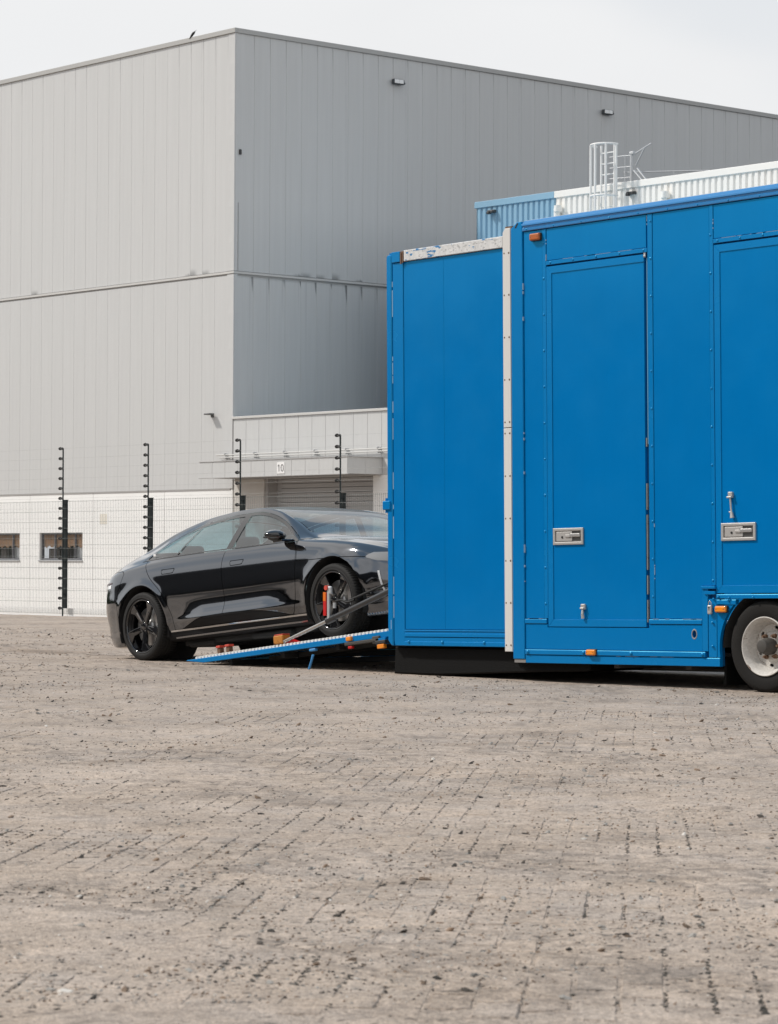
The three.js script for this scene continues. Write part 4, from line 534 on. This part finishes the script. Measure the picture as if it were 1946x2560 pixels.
// ------------------------------------------------------------------ the dark saloon car; its own axes: x forward from the rear axle, y up from the wheel centres, z out of the near side
const car = thing('saloon_car', 'glossy dark grey saloon car driving up the ramp into the blue truck', 'car');
car.position.set(-4.073, 0.340, -1.24); car.rotation.z = 0.100;
{
  const WB = 2.983, HW = 0.965;
  const curve = (pts) => (x) => { // monotone-ish cubic through knots
    const n = pts.length; if (x <= pts[0][0]) return pts[0][1]; if (x >= pts[n - 1][0]) return pts[n - 1][1];
    let i = 0; while (x > pts[i + 1][0]) i++;
    const sl = (k) => (pts[k + 1][1] - pts[k][1]) / (pts[k + 1][0] - pts[k][0]), tan = (k) => { if (k === 0) return sl(0); if (k === n - 1) return sl(n - 2); const a = sl(k - 1), b = sl(k); return a * b <= 0 ? 0 : (2 * a * b) / (a + b); };
    const h = pts[i + 1][0] - pts[i][0], t = (x - pts[i][0]) / h, t2 = t * t, t3 = t2 * t;
    return (2 * t3 - 3 * t2 + 1) * pts[i][1] + (t3 - 2 * t2 + t) * h * tan(i) + (-2 * t3 + 3 * t2) * pts[i + 1][1] + (t3 - t2) * h * tan(i + 1);
  };
  const XR = -1.02, XF = 3.93;
  const yTop = curve([[-1.02, 0.56], [-0.95, 0.612], [-0.88, 0.628], [-0.66, 0.688], [-0.33, 0.768], [-0.1, 0.872], [0.21, 0.972], [0.52, 1.028], [0.82, 1.056], [1.15, 1.065], [1.5, 1.048], [1.9, 0.968], [2.25, 0.83], [2.62, 0.645], [2.72, 0.612], [3.0, 0.585], [3.4, 0.51], [3.7, 0.41], [3.93, 0.28]]);
  const yBelt = curve([[-1.02, 0.47], [-0.8, 0.56], [-0.5, 0.612], [-0.2, 0.640], [0.13, 0.652], [0.8, 0.645], [1.6, 0.627], [2.4, 0.608], [2.8, 0.578], [3.2, 0.515], [3.6, 0.405], [3.93, 0.24]]);
  const zBelt = curve([[-1.02, 0.84], [-0.5, 0.845], [-0.2, 0.86], [0.13, 0.875], [0.8, 0.885], [2.0, 0.885], [2.4, 0.875], [2.8, 0.865], [3.93, 0.86]]);
  const yRail = curve([[-1.02, 0.545], [-0.88, 0.605], [-0.6, 0.672], [-0.33, 0.722], [-0.1, 0.748], [0.05, 0.785], [0.25, 0.862], [0.53, 0.932], [0.87, 0.982], [1.3, 1.004], [1.62, 0.995], [1.85, 0.955], [2.07, 0.872], [2.28, 0.760], [2.45, 0.660], [2.58, 0.616], [2.8, 0.592], [3.2, 0.540], [3.6, 0.43], [3.93, 0.265]]);
  const zRail = curve([[-1.02, 0.72], [-0.6, 0.70], [-0.33, 0.72], [0.0, 0.735], [0.3, 0.69], [0.6, 0.665], [1.3, 0.65], [1.85, 0.665], [2.07, 0.69], [2.28, 0.735], [2.45, 0.775], [2.7, 0.775], [3.3, 0.73], [3.93, 0.7]]);
  const flare = (x, s) => Math.exp(-((x / s) ** 2)) + Math.exp(-(((x - WB) / s) ** 2));
  const plan = (x) => { if (x < -0.25) { const t = clamp((-0.25 - x) / 0.77); return (1 - t ** 2.8) ** (1 / 2.8); } if (x > 3.15) { const t = clamp((x - 3.15) / 0.78); return (1 - t ** 2.2) ** (1 / 2.2); } return 1; };
  const yFloor = (x) => -0.185 + 0.06 * step(-0.5, -1.0, x) + 0.03 * step(3.4, 3.9, x);
  const tailPush = (x, y) => { const b = step(-0.45, -1.0, x); return b * (-0.012 * step(0.1, 0.30, y) * step(0.50, 0.36, y) + 0.05 * step(0.30, 0.55, y) - 0.03 * step(0.52, 0.60, y) + 0.025 * step(0.02, -0.18, y)); };
  function section(x) { // control points [z, y] from the middle of the floor to the middle of the roof
    const f = flare(x, 0.52), low = 0.022 * f, yb = yBelt(x), zb = zBelt(x), yr = Math.max(yRail(x), yb + 0.012), zr = Math.min(zRail(x), zb - 0.02), yt = Math.max(yTop(x), yr + 0.002), y0 = yFloor(x), k = (yb - 0.05) / 0.58, hip = 0.012 * Math.exp(-(((x + 0.05) / 0.6) ** 2)) + 0.010 * Math.exp(-(((x - WB) / 0.6) ** 2));
    const sc = step(0.42, 1.05, x) * step(2.62, 1.95, x), nf = f;   // the swelling sill sculpture between the wheels
    return [[0, y0], [0.70, y0], [0.865, y0 + 0.006], [0.900, y0 + 0.03], [0.912 + low * 0.8, -0.09], [0.922 + 0.040 * sc + low * 0.6, -0.035], [0.930 + 0.064 * sc + low * 0.6, 0.006], [0.934 + 0.046 * sc + low * 0.6, 0.052 + 0.005 * k], [0.945 + 0.020 * sc + low * 0.5, 0.10 * k + 0.008], [0.957 + low * 0.2, 0.15 * k + 0.02], [HW - 0.007 + hip, 0.255 * k + 0.02], [HW - 0.017 + hip, 0.365 * k + 0.02], [0.936 + hip, 0.465 * k + 0.02], [0.912 + hip * 0.6, yb - 0.055], [zb, yb],
      [mix(zb, zr, 0.5) + 0.012, mix(yb, yr, 0.5)], [zr, yr], [zr * 0.93, mix(yr, yt, 0.42)], [zr * 0.70, mix(yr, yt, 0.76)], [zr * 0.36, mix(yr, yt, 0.955)], [0, yt]];
  }
  const NT = 110;
  const spline = (P) => { // dense polyline by Catmull-Rom, nearly even in length
    const out = [], n = P.length, g = (i) => P[clamp(i, 0, n - 1)];
    for (let i = 0; i < n - 1; i++) { const m = i < 2 ? 2 : 6; for (let s = 0; s < m; s++) { const t = s / m, a = i === 0 ? [2 * P[0][0] - P[1][0], P[0][1]] : g(i - 1), b = P[i], c = P[i + 1], d = i === n - 2 ? [-P[i][0], P[i][1]] : g(i + 2), q = [0, 0]; for (let e = 0; e < 2; e++) q[e] = 0.5 * (2 * b[e] + (c[e] - a[e]) * t + (2 * a[e] - 5 * b[e] + 4 * c[e] - d[e]) * t * t + (3 * b[e] - a[e] - 3 * c[e] + d[e]) * t * t * t); out.push(q); } }
    out.push(P[n - 1]); return out;
  };
  const xs = []; for (let i = 0; i <= 24; i++) { const t = i / 24; xs.push(-0.25 - 0.77 * Math.sin((1 - t) * Math.PI / 2)); } for (let x = -0.23; x < 3.14; x += 0.02) xs.push(x); for (let i = 0; i <= 22; i++) xs.push(3.15 + 0.78 * Math.sin((i / 22) * Math.PI / 2));
  const arches = [[0, 0.405], [WB, 0.412]];
  const lip = (x, y) => { let v = 0; for (const [c, r] of arches) { const d = Math.hypot(x - c, y) - r; if (y > -0.2) v += 0.016 * Math.exp(-((d / 0.055) ** 2)) * step(-0.12, 0.02, y); } return v; };
  const rows = xs.map((x) => { const w = plan(x); return spline(section(x)).map(([z, y]) => { const zz = z * w + (z > 0.6 ? lip(x, y) : 0); return [x + tailPush(x, y), y, zz]; }); });
  const m = rows[0].length, nx = rows.length;
  const nor = rows.map((row, i) => row.map((p, j) => { const a = rows[Math.min(i + 1, nx - 1)][j], b = rows[Math.max(i - 1, 0)][j], c = row[Math.min(j + 1, m - 1)], d = row[Math.max(j - 1, 0)]; const u = [a[0] - b[0], a[1] - b[1], a[2] - b[2]], v = [c[0] - d[0], c[1] - d[1], c[2] - d[2]]; if (j === m - 1) { v[0] = 0; v[1] = 0; v[2] = -1; } let n = [u[1] * v[2] - u[2] * v[1], u[2] * v[0] - u[0] * v[2], u[0] * v[1] - u[1] * v[0]]; const l = Math.hypot(...n) || 1; return n.map((q) => -q / l); }));
  { const t = nor[100][60]; if (t[2] < 0) for (const r of nor) for (const n of r) for (let e = 0; e < 3; e++) n[e] *= -1; }
  const tris = [];
  for (let i = 0; i < nx - 1; i++) for (let j = 0; j < m - 1; j++) { const V = (a, b) => ({ p: rows[a][b], n: nor[a][b] }), A = V(i, j), B = V(i + 1, j), C = V(i + 1, j + 1), D = V(i, j + 1); tris.push([A, B, C], [A, C, D]); }
  // cutting along lines drawn on the side or from above
  const lerpV = (a, b, t) => ({ p: a.p.map((v, i) => mix(v, b.p[i], t)), n: a.n.map((v, i) => mix(v, b.n[i], t)) });
  function keep(list, f, c = 0) { // the part of the triangles where f < c
    const out = [];
    for (const t of list) {
      const d = t.map((v) => f(v.p) - c), k = d.filter((v) => v < 0).length;
      if (k === 3) { out.push(t); continue; } if (!k) continue;
      const q = []; for (let i = 0; i < 3; i++) { const a = t[i], b = t[(i + 1) % 3], da = d[i], db = d[(i + 1) % 3]; if (da < 0) q.push(a); if (da < 0 !== db < 0) q.push(lerpV(a, b, da / (da - db))); }
      for (let i = 1; i < q.length - 1; i++) out.push([q[0], q[i], q[i + 1]]);
    }
    return out;
  }
  const sdf = (P, u = 0, v = 1) => (p) => { let d = 1e9, s = 1; const x = p[u], y = p[v]; for (let i = 0, j = P.length - 1; i < P.length; j = i++) { const ex = P[j][0] - P[i][0], ey = P[j][1] - P[i][1], wx = x - P[i][0], wy = y - P[i][1], t = clamp((wx * ex + wy * ey) / (ex * ex + ey * ey)); const bx = wx - ex * t, by = wy - ey * t; d = Math.min(d, bx * bx + by * by); const c1 = y >= P[i][1], c2 = y < P[j][1], c3 = ex * wy > ey * wx; if ((c1 && c2 && c3) || (!c1 && !c2 && !c3)) s = -s; } return s * Math.sqrt(d); };
  const smooth = (P, n = 6) => { const c = new THREE.CatmullRomCurve3(P.map((q) => new THREE.Vector3(q[0], q[1], 0)), false, 'centripetal'); return c.getPoints(P.length * n).map((q) => [q.x, q.y]); };
  const and = (...f) => (p) => Math.max(...f.map((g) => g(p))), not = (f) => (p) => -f(p), side = (z0) => (p) => z0 - p[2];
  const solid = (list, push = 0) => { const both = [[], []], N = [[], []]; for (const t of list) { for (const v of t) { both[0].push(...v.p.map((q, i) => q + v.n[i] * push)); N[0].push(...v.n); } for (const k of [0, 2, 1]) { const v = t[k]; both[1].push(v.p[0] + v.n[0] * push, v.p[1] + v.n[1] * push, -v.p[2] - v.n[2] * push); N[1].push(v.n[0], v.n[1], -v.n[2]); } } return both.map((b, i) => { const g = new THREE.BufferGeometry(); g.setAttribute('position', new THREE.Float32BufferAttribute(b, 3)); g.setAttribute('normal', new THREE.Float32BufferAttribute(N[i], 3)); return g; }); };
  const both = (n, list, mat, push = 0, parent = car) => { const [a, b] = solid(list, push); part(n, a, mat, parent); part(n, b, mat, parent); };
  const whole = (n, list, mat, push = 0, parent = car) => part(n, solid(list, push), mat, parent);
  // outlines (side view)
  const gTop = curve([[0.0, 0.672], [0.12, 0.735], [0.25, 0.795], [0.53, 0.882], [0.87, 0.936], [1.3, 0.962], [1.62, 0.955], [1.83, 0.915], [2.07, 0.822], [2.28, 0.700], [2.40, 0.628]]);
  const gBot = (x) => yBelt(x) + 0.014;
  const span = (a, b, n, f) => [...Array(n + 1).keys()].map((i) => { const x = mix(a, b, i / n); return [x, f(x)]; });
  const trimP = [...span(-0.06, 2.43, 40, (x) => yBelt(x) + 0.002), ...span(2.40, 0.0, 60, (x) => gTop(x) + 0.018)];
  const dayP = [...span(0.03, 2.33, 40, gBot), ...span(2.33, 0.03, 60, (x) => Math.max(gTop(x) - 0.010, gBot(x) + 0.001))];
  const bar = (x0, y0, x1, y1, w) => { const l = Math.hypot(x1 - x0, y1 - y0), a = -(y1 - y0) / l, b = (x1 - x0) / l; return (p) => Math.abs((p[0] - x0) * a + (p[1] - y0) * b) - w / 2; };
  const sideF = side(0.35), day = sdf(dayP), trim = and(sdf(trimP), sideF);
  const bPillar = bar(1.375, 0.62, 1.475, 0.96, 0.092), cBar = bar(0.50, 0.64, 0.735, 0.90, 0.020);
  const doorMid = smooth([[1.345, 0.655], [1.315, 0.52], [1.318, 0.40], [1.362, 0.16], [1.355, 0.02], [1.335, -0.075]]);
  const doorFront = smooth([[2.40, 0.625], [2.445, 0.52], [2.452, 0.36], [2.445, 0.16], [2.40, -0.02], [2.36, -0.075]]);
  const doorRear = smooth([[0.04, 0.668], [0.06, 0.60], [0.15, 0.48], [0.36, 0.30], [0.475, 0.10], [0.50, -0.03], [0.50, -0.075]]);
  const beltLine = (a, b) => span(a, b, 20, (x) => yBelt(x) + 0.002);
  const frontDoor = and(sdf([...doorMid, ...doorFront.slice().reverse(), ...beltLine(2.40, 1.345)]), sideF), rearDoor = and(sdf([...doorRear, ...doorMid.slice().reverse(), ...beltLine(1.345, 0.04)]), sideF);
  const archF = (p) => (p[2] < 0.45 ? 1 : Math.min(...arches.map(([c, r]) => Math.hypot(p[0] - c, p[1]) - r)));
  const skirtF = and(sdf([[0.30, -0.078], [2.70, -0.078], [2.70, -0.30], [0.30, -0.30]]), side(0.5));
  const insertP = smooth([[0.62, -0.075], [0.80, -0.03], [1.02, 0.008], [1.35, 0.018], [1.75, 0.010], [2.05, -0.018], [2.32, -0.075]]), insert = and(sdf([...insertP, ...span(2.32, 0.62, 10, () => -0.079)]), side(0.5));
  const hoodP = [[2.468, 0.418], [2.75, 0.405], [3.1, 0.392], [3.35, 0.372], [3.6, 0.335], [3.9, 0.25], [4.1, 0.25], [4.1, 0.8], [2.95, 0.8], [2.62, 0.63], [2.42, 0.615], [2.462, 0.52]], hood = sdf(hoodP);
  const shield = and((p) => 1.62 - p[0], (p) => Math.abs(p[2]) - (zRail(p[0]) - 0.035 - 0.03 * step(1.9, 2.5, p[0])), (p) => p[0] - (2.66 - 0.25 * (p[2] / 0.76) ** 2), (p) => 0.6 - p[1]);
  const roofGlass = and((p) => 0.46 - p[0], (p) => p[0] - 1.60, (p) => Math.abs(p[2]) - (zRail(p[0]) - 0.06), (p) => 0.8 - p[1]);
  const rearGlass = and((p) => -0.30 - p[0], (p) => p[0] - 0.42, (p) => Math.abs(p[2]) - (zRail(p[0]) - 0.10), (p) => 0.7 - p[1]);
  const bumper = and(sdf([[-0.385, -0.3], [-0.385, 0.10], [-0.42, 0.30], [-0.355, 0.44], [-0.30, 0.555], [-0.36, 0.60], [-1.4, 0.60], [-1.4, -0.3]]), (p) => p[1] - 0.585);
  const handle = (x0, y1) => sdf([[x0, y1], [x0 + 0.225, y1 - 0.004], [x0 + 0.195, y1 - 0.046], [x0 + 0.02, y1 - 0.046]]), hR = and(handle(0.335, 0.535), side(0.5)), hF = and(handle(1.435, 0.516), side(0.5));
  const g = 0.0032;
  let body = keep(tris, not(archF), 0); body = keep(body, (p) => (p[1] < -0.15 && p[2] < 0.5 && Math.min(Math.abs(p[0]), Math.abs(p[0] - WB)) < 0.42 ? 1 : -1), 0);
  const inside = body;                                                              // everything but the wheel openings
  const take = (f) => keep(body, f, -g), leave = (f) => { body = keep(body, not(f), -g); };
  const dayGlass = and(day, trim);
  const glassParts = [['front_window', and(dayGlass, not(bPillar), (p) => 1.42 - p[0])], ['rear_window', and(dayGlass, not(bPillar), not(cBar), (p) => p[0] - 1.42, (p) => 0.50 + (p[1] - 0.64) * 0.9 - p[0])], ['quarter_window', and(dayGlass, not(cBar), (p) => p[0] - 0.50 - (p[1] - 0.64) * 0.9)]];
  for (const [n, f] of glassParts) both(n, keep(body, f, 0), M.glass, -0.004);
  both('window_trim', keep(keep(body, trim, -0.001), not(day), 0), M.gloss, 0.001);
  both('window_pillar', keep(keep(body, dayGlass, 0.0), bPillar, 0), M.gloss, 0.0015); both('window_divider', keep(keep(body, dayGlass, 0), cBar, 0), M.gloss, 0.0015);
  leave(trim);
  const panel = (n, f, mat, fn = both, push = 0) => { fn(n, take(f), mat, push); leave(f); };
  panel('windshield', shield, M.glass, whole); panel('roof_glass', roofGlass, M.glass, whole); panel('rear_glass', rearGlass, M.glass, whole);
  panel('door_handle', hR, M.paint, both, 0.001); panel('door_handle', hF, M.paint, both, 0.001);
  panel('side_skirt', skirtF, M.skirt); panel('sill_insert', insert, M.skirt);
  panel('front_door', frontDoor, M.paint); panel('rear_door', rearDoor, M.paint); panel('bonnet', hood, M.paint, whole); panel('rear_bumper', bumper, M.paint, whole);
  whole('body_shell', body, M.paint);
  // added dark shell that puts shade into the panel gaps, floor and wheel wells
  whole('gap_shade_shell', keep(keep(inside, (p) => p[1] - yBelt(p[0]) + 0.0, 0), (p) => 0, 1), M.liner, -0.02);
  for (const [c, r] of arches) for (const s of [1, -1]) part('wheel_well', [new THREE.CylinderGeometry(r + 0.004, r + 0.004, 0.42, 48, 1, true, -0.35 - Math.PI / 2, Math.PI + 0.7).rotateX(-Math.PI / 2).translate(c, 0, s * 0.735), new THREE.CircleGeometry(r + 0.003, 40).translate(c, 0, s * 0.53)], std([0.02, 0.02, 0.02], 0.9, { side: THREE.DoubleSide }), car);
  part('underbody', [rbox(0.45, 2.5, -0.235, -0.18, -0.78, 0.78, 0.02), rbox(-0.45, 0.5, -0.19, 0.0, -0.5, 0.5, 0.03), rbox(2.5, 3.6, -0.19, -0.05, -0.5, 0.5, 0.03), rbox(0.55, 0.95, -0.255, -0.2, 0.35, 0.80, 0.02), rbox(1.6, 2.2, -0.25, -0.2, 0.55, 0.84, 0.015)], M.liner, car);
  // bright edges and lamps
  const skin = (x, y) => { // point and normal of the side at a length and a height
    let i = 0; while (i < nx - 2 && rows[i + 1][30][0] < x) i++;
    const t = clamp((x - rows[i][30][0]) / (rows[i + 1][30][0] - rows[i][30][0])), at = (r, nr) => { for (let j = 4; j < m - 1; j++) if (r[j][1] <= y && r[j + 1][1] >= y) { const s = (y - r[j][1]) / (r[j + 1][1] - r[j][1] || 1); return [mix(r[j][2], r[j + 1][2], s), nr[j].map((v, e) => mix(v, nr[j + 1][e], s))]; } return [r[10][2], nr[10]]; };
    const A = at(rows[i], nor[i]), B = at(rows[i + 1], nor[i + 1]); return { p: [x, y, mix(A[0], B[0], t)], n: A[1].map((v, e) => mix(v, B[1][e], t)) };
  };
  const ribbon = (n, line, h, mat, push) => { const list = [], N = 70; let prev = null; for (let k = 0; k <= N; k++) { const f = (k / N) * (line.length - 1), i = Math.min(line.length - 2, Math.floor(f)), s = f - i, x = mix(line[i][0], line[i + 1][0], s), y = mix(line[i][1], line[i + 1][1], s), hh = Array.isArray(h) ? mix(h[0], h[1], k / N) : h, dx = line[i + 1][0] - line[i][0], dy = line[i + 1][1] - line[i][1], l = Math.hypot(dx, dy), ox = -dy / l * hh / 2, oy = dx / l * hh / 2, c = [skin(x - ox, y - oy), skin(x + ox, y + oy)]; if (prev) list.push([prev[0], c[0], c[1]], [prev[0], c[1], prev[1]]); prev = c; } both(n, list, mat, push); };
  ribbon('sill_strip', [[0.44, -0.084], [1.5, -0.083], [2.56, -0.090]], 0.017, M.chrome, 0.008); ribbon('skirt_edge', [[0.50, -0.150], [2.55, -0.150]], 0.014, M.machined, 0.012);
  ribbon('bumper_blade', [[-0.74, -0.058], [-0.55, -0.050], [-0.395, -0.046]], [0.020, 0.052], M.machined, 0.006);
  ribbon('tail_lamp', [[-0.80, 0.478], [-0.52, 0.478]], [0.022, 0.012], std([0.05, 0.006, 0.006], 0.2), 0.003); ribbon('tail_reflector', [[-0.80, 0.440], [-0.54, 0.446]], 0.034, M.lens, 0.002);
  ribbon('daylight_strip', [[3.535, 0.225], [3.565, 0.03]], 0.016, M.lens, 0.006); ribbon('front_blade', [[3.42, -0.040], [3.75, -0.030]], 0.044, M.machined, 0.008);
  const hl = sdf([[3.40, 0.362], [3.46, 0.40], [3.95, 0.36], [3.95, 0.27], [3.52, 0.318]]);
  both('head_lamp', keep(keep(tris, hl, 0), side(0.1), 0), M.headLens, 0.003);
  part('tow_hook', [rod([-0.98, 0.10, 0.42], [-1.14, 0.09, 0.46], 0.012), rod([-1.14, 0.09, 0.46], [-1.14, 0.125, 0.46], 0.012), rbox(-1.03, -0.96, 0.0, 0.04, 0.30, 0.5, 0.01)], M.dark, car);
  part('roof_label', slab(0.115, 0.155, 0.690, 0.716, 0.853, 0.858, 0.001).rotateX(-0.0), M.lens, car);
  // mirrors
  for (const s of [1, -1]) {
    const sph = new THREE.SphereGeometry(1, 40, 26), p = sph.attributes.position;
    for (let i = 0; i < p.count; i++) { let x = p.getX(i), y = p.getY(i), z = p.getZ(i); const ax = x < 0 ? -(Math.abs(x) ** 1.9) : x; const yy = y > 0 ? y * (0.062 - 0.016 * z) : y * 0.05 * (1 - 0.25 * z); p.setXYZ(i, ax < 0 ? ax * 0.05 : ax * (0.125 - 0.02 * z), yy + 0.012 * z, z * 0.105); }
    sph.computeVertexNormals(); sph.scale(1, 1, s).translate(2.24, 0.672, s * 1.02); if (s < 0) { const ix = sph.index.array; for (let i = 0; i < ix.length; i += 3) [ix[i], ix[i + 1]] = [ix[i + 1], ix[i]]; sph.computeVertexNormals(); }
    const mi = part('wing_mirror', sph, M.gloss, car);
    part('mirror_arm', rbox(2.22, 2.36, 0.612, 0.636, s > 0 ? 0.86 : -1.02, s > 0 ? 1.02 : -0.86, 0.01), M.gloss, mi); part('mirror_band', new THREE.TorusGeometry(0.1, 0.0045, 6, 40).rotateX(Math.PI / 2).scale(1.05, 1, 1.06).translate(2.262, 0.664, s * 1.02), M.dark, mi);
  }
  // cabin
  part('dashboard', [rbox(1.95, 2.45, 0.40, 0.615, -0.72, 0.72, 0.05), rbox(1.85, 1.92, 0.56, 0.66, 0.1, 0.6, 0.02)], M.cabin, car);
  part('steering_wheel', new THREE.TorusGeometry(0.17, 0.016, 8, 28).rotateY(Math.PI / 2 - 0.4).translate(1.72, 0.56, 0.36), M.cabin, car);
  const seat = (x, z) => part('seat', [rbox(x - 0.05, x + 0.5, 0.12, 0.3, z - 0.25, z + 0.25, 0.06, 3), rbox(x - 0.1, x + 0.06, 0.2, 0.64, z - 0.24, z + 0.24, 0.06, 3).rotateZ(0.0), rbox(x - 0.13, x - 0.03, 0.64, 0.80, z - 0.13, z + 0.13, 0.045, 3)], M.cabin, car);
  for (const z of [0.38, -0.38]) { seat(1.12, z); seat(0.22, z); }
  part('cabin_floor', [box(-0.3, 2.4, 0.0, 0.1, -0.8, 0.8), box(-0.3, 0.0, 0.1, 0.6, -0.7, 0.7), box(0.0, 2.4, 0.1, 0.55, 0.80, 0.82), box(0.0, 2.4, 0.1, 0.55, -0.82, -0.80)], M.cabin, car);
  // wheels
  const R0 = 0.346, RW = 0.268;
  const tyreG = (() => { // blocks pressed into the shoulder
    const prof = []; const add = (r, z, blk = 0) => prof.push([r, z, blk]); add(RW - 0.002, 0.105); add(RW + 0.004, 0.116); add(RW + 0.018, 0.122); add(0.300, 0.1245); add(0.318, 0.121); add(0.331, 0.114, 0.2); add(0.339, 0.103, 0.7); add(0.3435, 0.09, 1); add(0.345, 0.07, 1); add(0.3455, 0.048, 1); add(0.3455, 0.045); add(0.337, 0.044); add(0.337, 0.036); add(0.346, 0.035); add(0.346, 0.006); add(0.337, 0.005); add(0.337, -0.005); add(0.346, -0.006); add(0.346, -0.035); add(0.337, -0.036); add(0.337, -0.044); add(0.3455, -0.045); add(0.3455, -0.048, 1); add(0.345, -0.07, 1); add(0.3435, -0.09, 1); add(0.339, -0.103, 0.7); add(0.31, -0.122); add(RW, -0.11);
    const N = 432, per = 6, P = [], I = [];
    for (let a = 0; a <= N; a++) { const th = (a / N) * 2 * Math.PI, ph = a % per, n = ph < 2 ? 1 : 0; for (const [r, z, b] of prof) { const q = r - n * b * 0.006; P.push(q * Math.cos(th + z * 0.25), q * Math.sin(th + z * 0.25), z); } }
    const k = prof.length; for (let a = 0; a < N; a++) for (let b = 0; b < k - 1; b++) { const i = a * k + b; I.push(i, i + 1, i + k, i + 1, i + k + 1, i + k); }
    const gg = new THREE.BufferGeometry(); gg.setAttribute('position', new THREE.Float32BufferAttribute(P, 3)); gg.setIndex(I); gg.computeVertexNormals();
    if (gg.attributes.normal.getX(10) < 0) { for (let i = 0; i < I.length; i += 3) [I[i], I[i + 1]] = [I[i + 1], I[i]]; gg.setIndex(I); gg.computeVertexNormals(); } return gg;
  })();
  const L = (pts, n = 72) => new THREE.LatheGeometry(pts.map(([r, z]) => new THREE.Vector2(r, z)), n).rotateX(Math.PI / 2);
  const letters = L([[0.283, 0.1246], [0.297, 0.1254], [0.2975, 0.1240]], 60);
  const rimG = join([L([[RW - 0.004, 0.100], [RW + 0.003, 0.114], [RW + 0.001, 0.119], [RW - 0.006, 0.1185], [RW - 0.011, 0.112], [RW - 0.014, 0.10], [RW - 0.018, 0.07], [RW - 0.026, 0.04], [RW - 0.03, -0.10]])]);
  const spokeG = (() => { // blade widening to the rim, one long edge rolled
    const pol = (r, a) => [r * Math.cos(a), r * Math.sin(a)], o = []; const rr = RW - 0.012;
    for (let i = 0; i <= 6; i++) o.push(pol(mix(0.035, rr, i / 6), mix(-0.42, -0.13, (i / 6) ** 0.6))); for (let i = 0; i <= 6; i++) o.push(pol(rr, mix(-0.13, 0.33, i / 6))); o.push(pol(rr * 0.86, 0.27)); for (let i = 5; i >= 0; i--) o.push(pol(mix(0.035, rr * 0.8, i / 6), mix(0.48, 0.13, (i / 6) ** 0.7)));
    const e = clean(poly(o, 0, 0.030, 0.004, [], 2)), p = e.attributes.position; for (let i = 0; i < p.count; i++) { const x = p.getX(i), y = p.getY(i), r = Math.hypot(x, y), a = Math.atan2(y, x); p.setZ(i, p.getZ(i) + 0.064 + 0.022 * step(0.05, rr, r) + (a > 0.05 ? -0.05 * (a - 0.05) * step(0.06, 0.2, r) : 0)); } e.computeVertexNormals(); return e;
  })();
  const faceG = (() => { const pol = (r, a) => [r * Math.cos(a), r * Math.sin(a)]; const e = clean(poly([pol(0.06, -0.24), pol(0.17, -0.155), pol(0.172, -0.02), pol(0.06, 0.06)], 0, 0.004, 0.0015)), p = e.attributes.position; for (let i = 0; i < p.count; i++) { const r = Math.hypot(p.getX(i), p.getY(i)); p.setZ(i, p.getZ(i) + 0.0945 + 0.022 * step(0.05, RW, r)); } e.computeVertexNormals(); return e; })();
  const discG = join([L([[0.075, 0.028], [0.19, 0.028], [0.19, 0.012], [0.19, -0.004], [0.075, -0.004]], 64), L([[0.03, 0.045], [0.078, 0.045], [0.078, 0.0]], 40)]);
  const calG = (() => { const o = []; for (let i = 0; i <= 10; i++) { const a = mix(-0.55, 0.55, i / 10); o.push([0.225 * Math.cos(a), 0.225 * Math.sin(a)]); } for (let i = 10; i >= 0; i--) { const a = mix(-0.5, 0.5, i / 10); o.push([0.135 * Math.cos(a), 0.135 * Math.sin(a)]); } return poly(o, -0.02, 0.052, 0.012, [], 2); })();
  const wheel = (x, s, spin) => {
    const w = part('wheel', tyreG, M.tyre, car); w.position.set(x, 0, s * 0.842); w.rotation.y = s > 0 ? 0 : Math.PI;
    part('tyre_lettering', letters, std([0.012, 0.012, 0.012], 0.6), w); part('rim', rimG, M.gloss, w); part('brake_disc', discG, M.disc, w); part('brake_caliper', calG, M.cast, w).rotation.z = s > 0 ? 0.25 : Math.PI - 0.25;
    for (let i = 0; i < 5; i++) { const a = spin + i * 2 * Math.PI / 5; part('spoke', spokeG, M.gloss, w).rotation.z = a; part('spoke_face', faceG, i === 1 ? M.machined : M.gloss, w).rotation.z = a; }  // one spoke face in bright metal: a highlight put into the material
    part('hub_cap', [L([[0.0, 0.100], [0.030, 0.099], [0.036, 0.094], [0.038, 0.06]], 40).scale(1, 1, 1)], M.gloss, w); const nuts = []; for (let i = 0; i < 5; i++) { const a = spin + 0.6 + i * 2 * Math.PI / 5; nuts.push(new THREE.CylinderGeometry(0.009, 0.009, 0.02, 6).rotateX(Math.PI / 2).translate(0.052 * Math.cos(a), 0.052 * Math.sin(a), 0.09)); } part('wheel_nuts', nuts, M.machined, w);
  };
  wheel(0, 1, 0.95); wheel(WB, 1, 0.82); wheel(0, -1, 0.3); wheel(WB, -1, 0.6);
}

renderer.render(scene, camera);
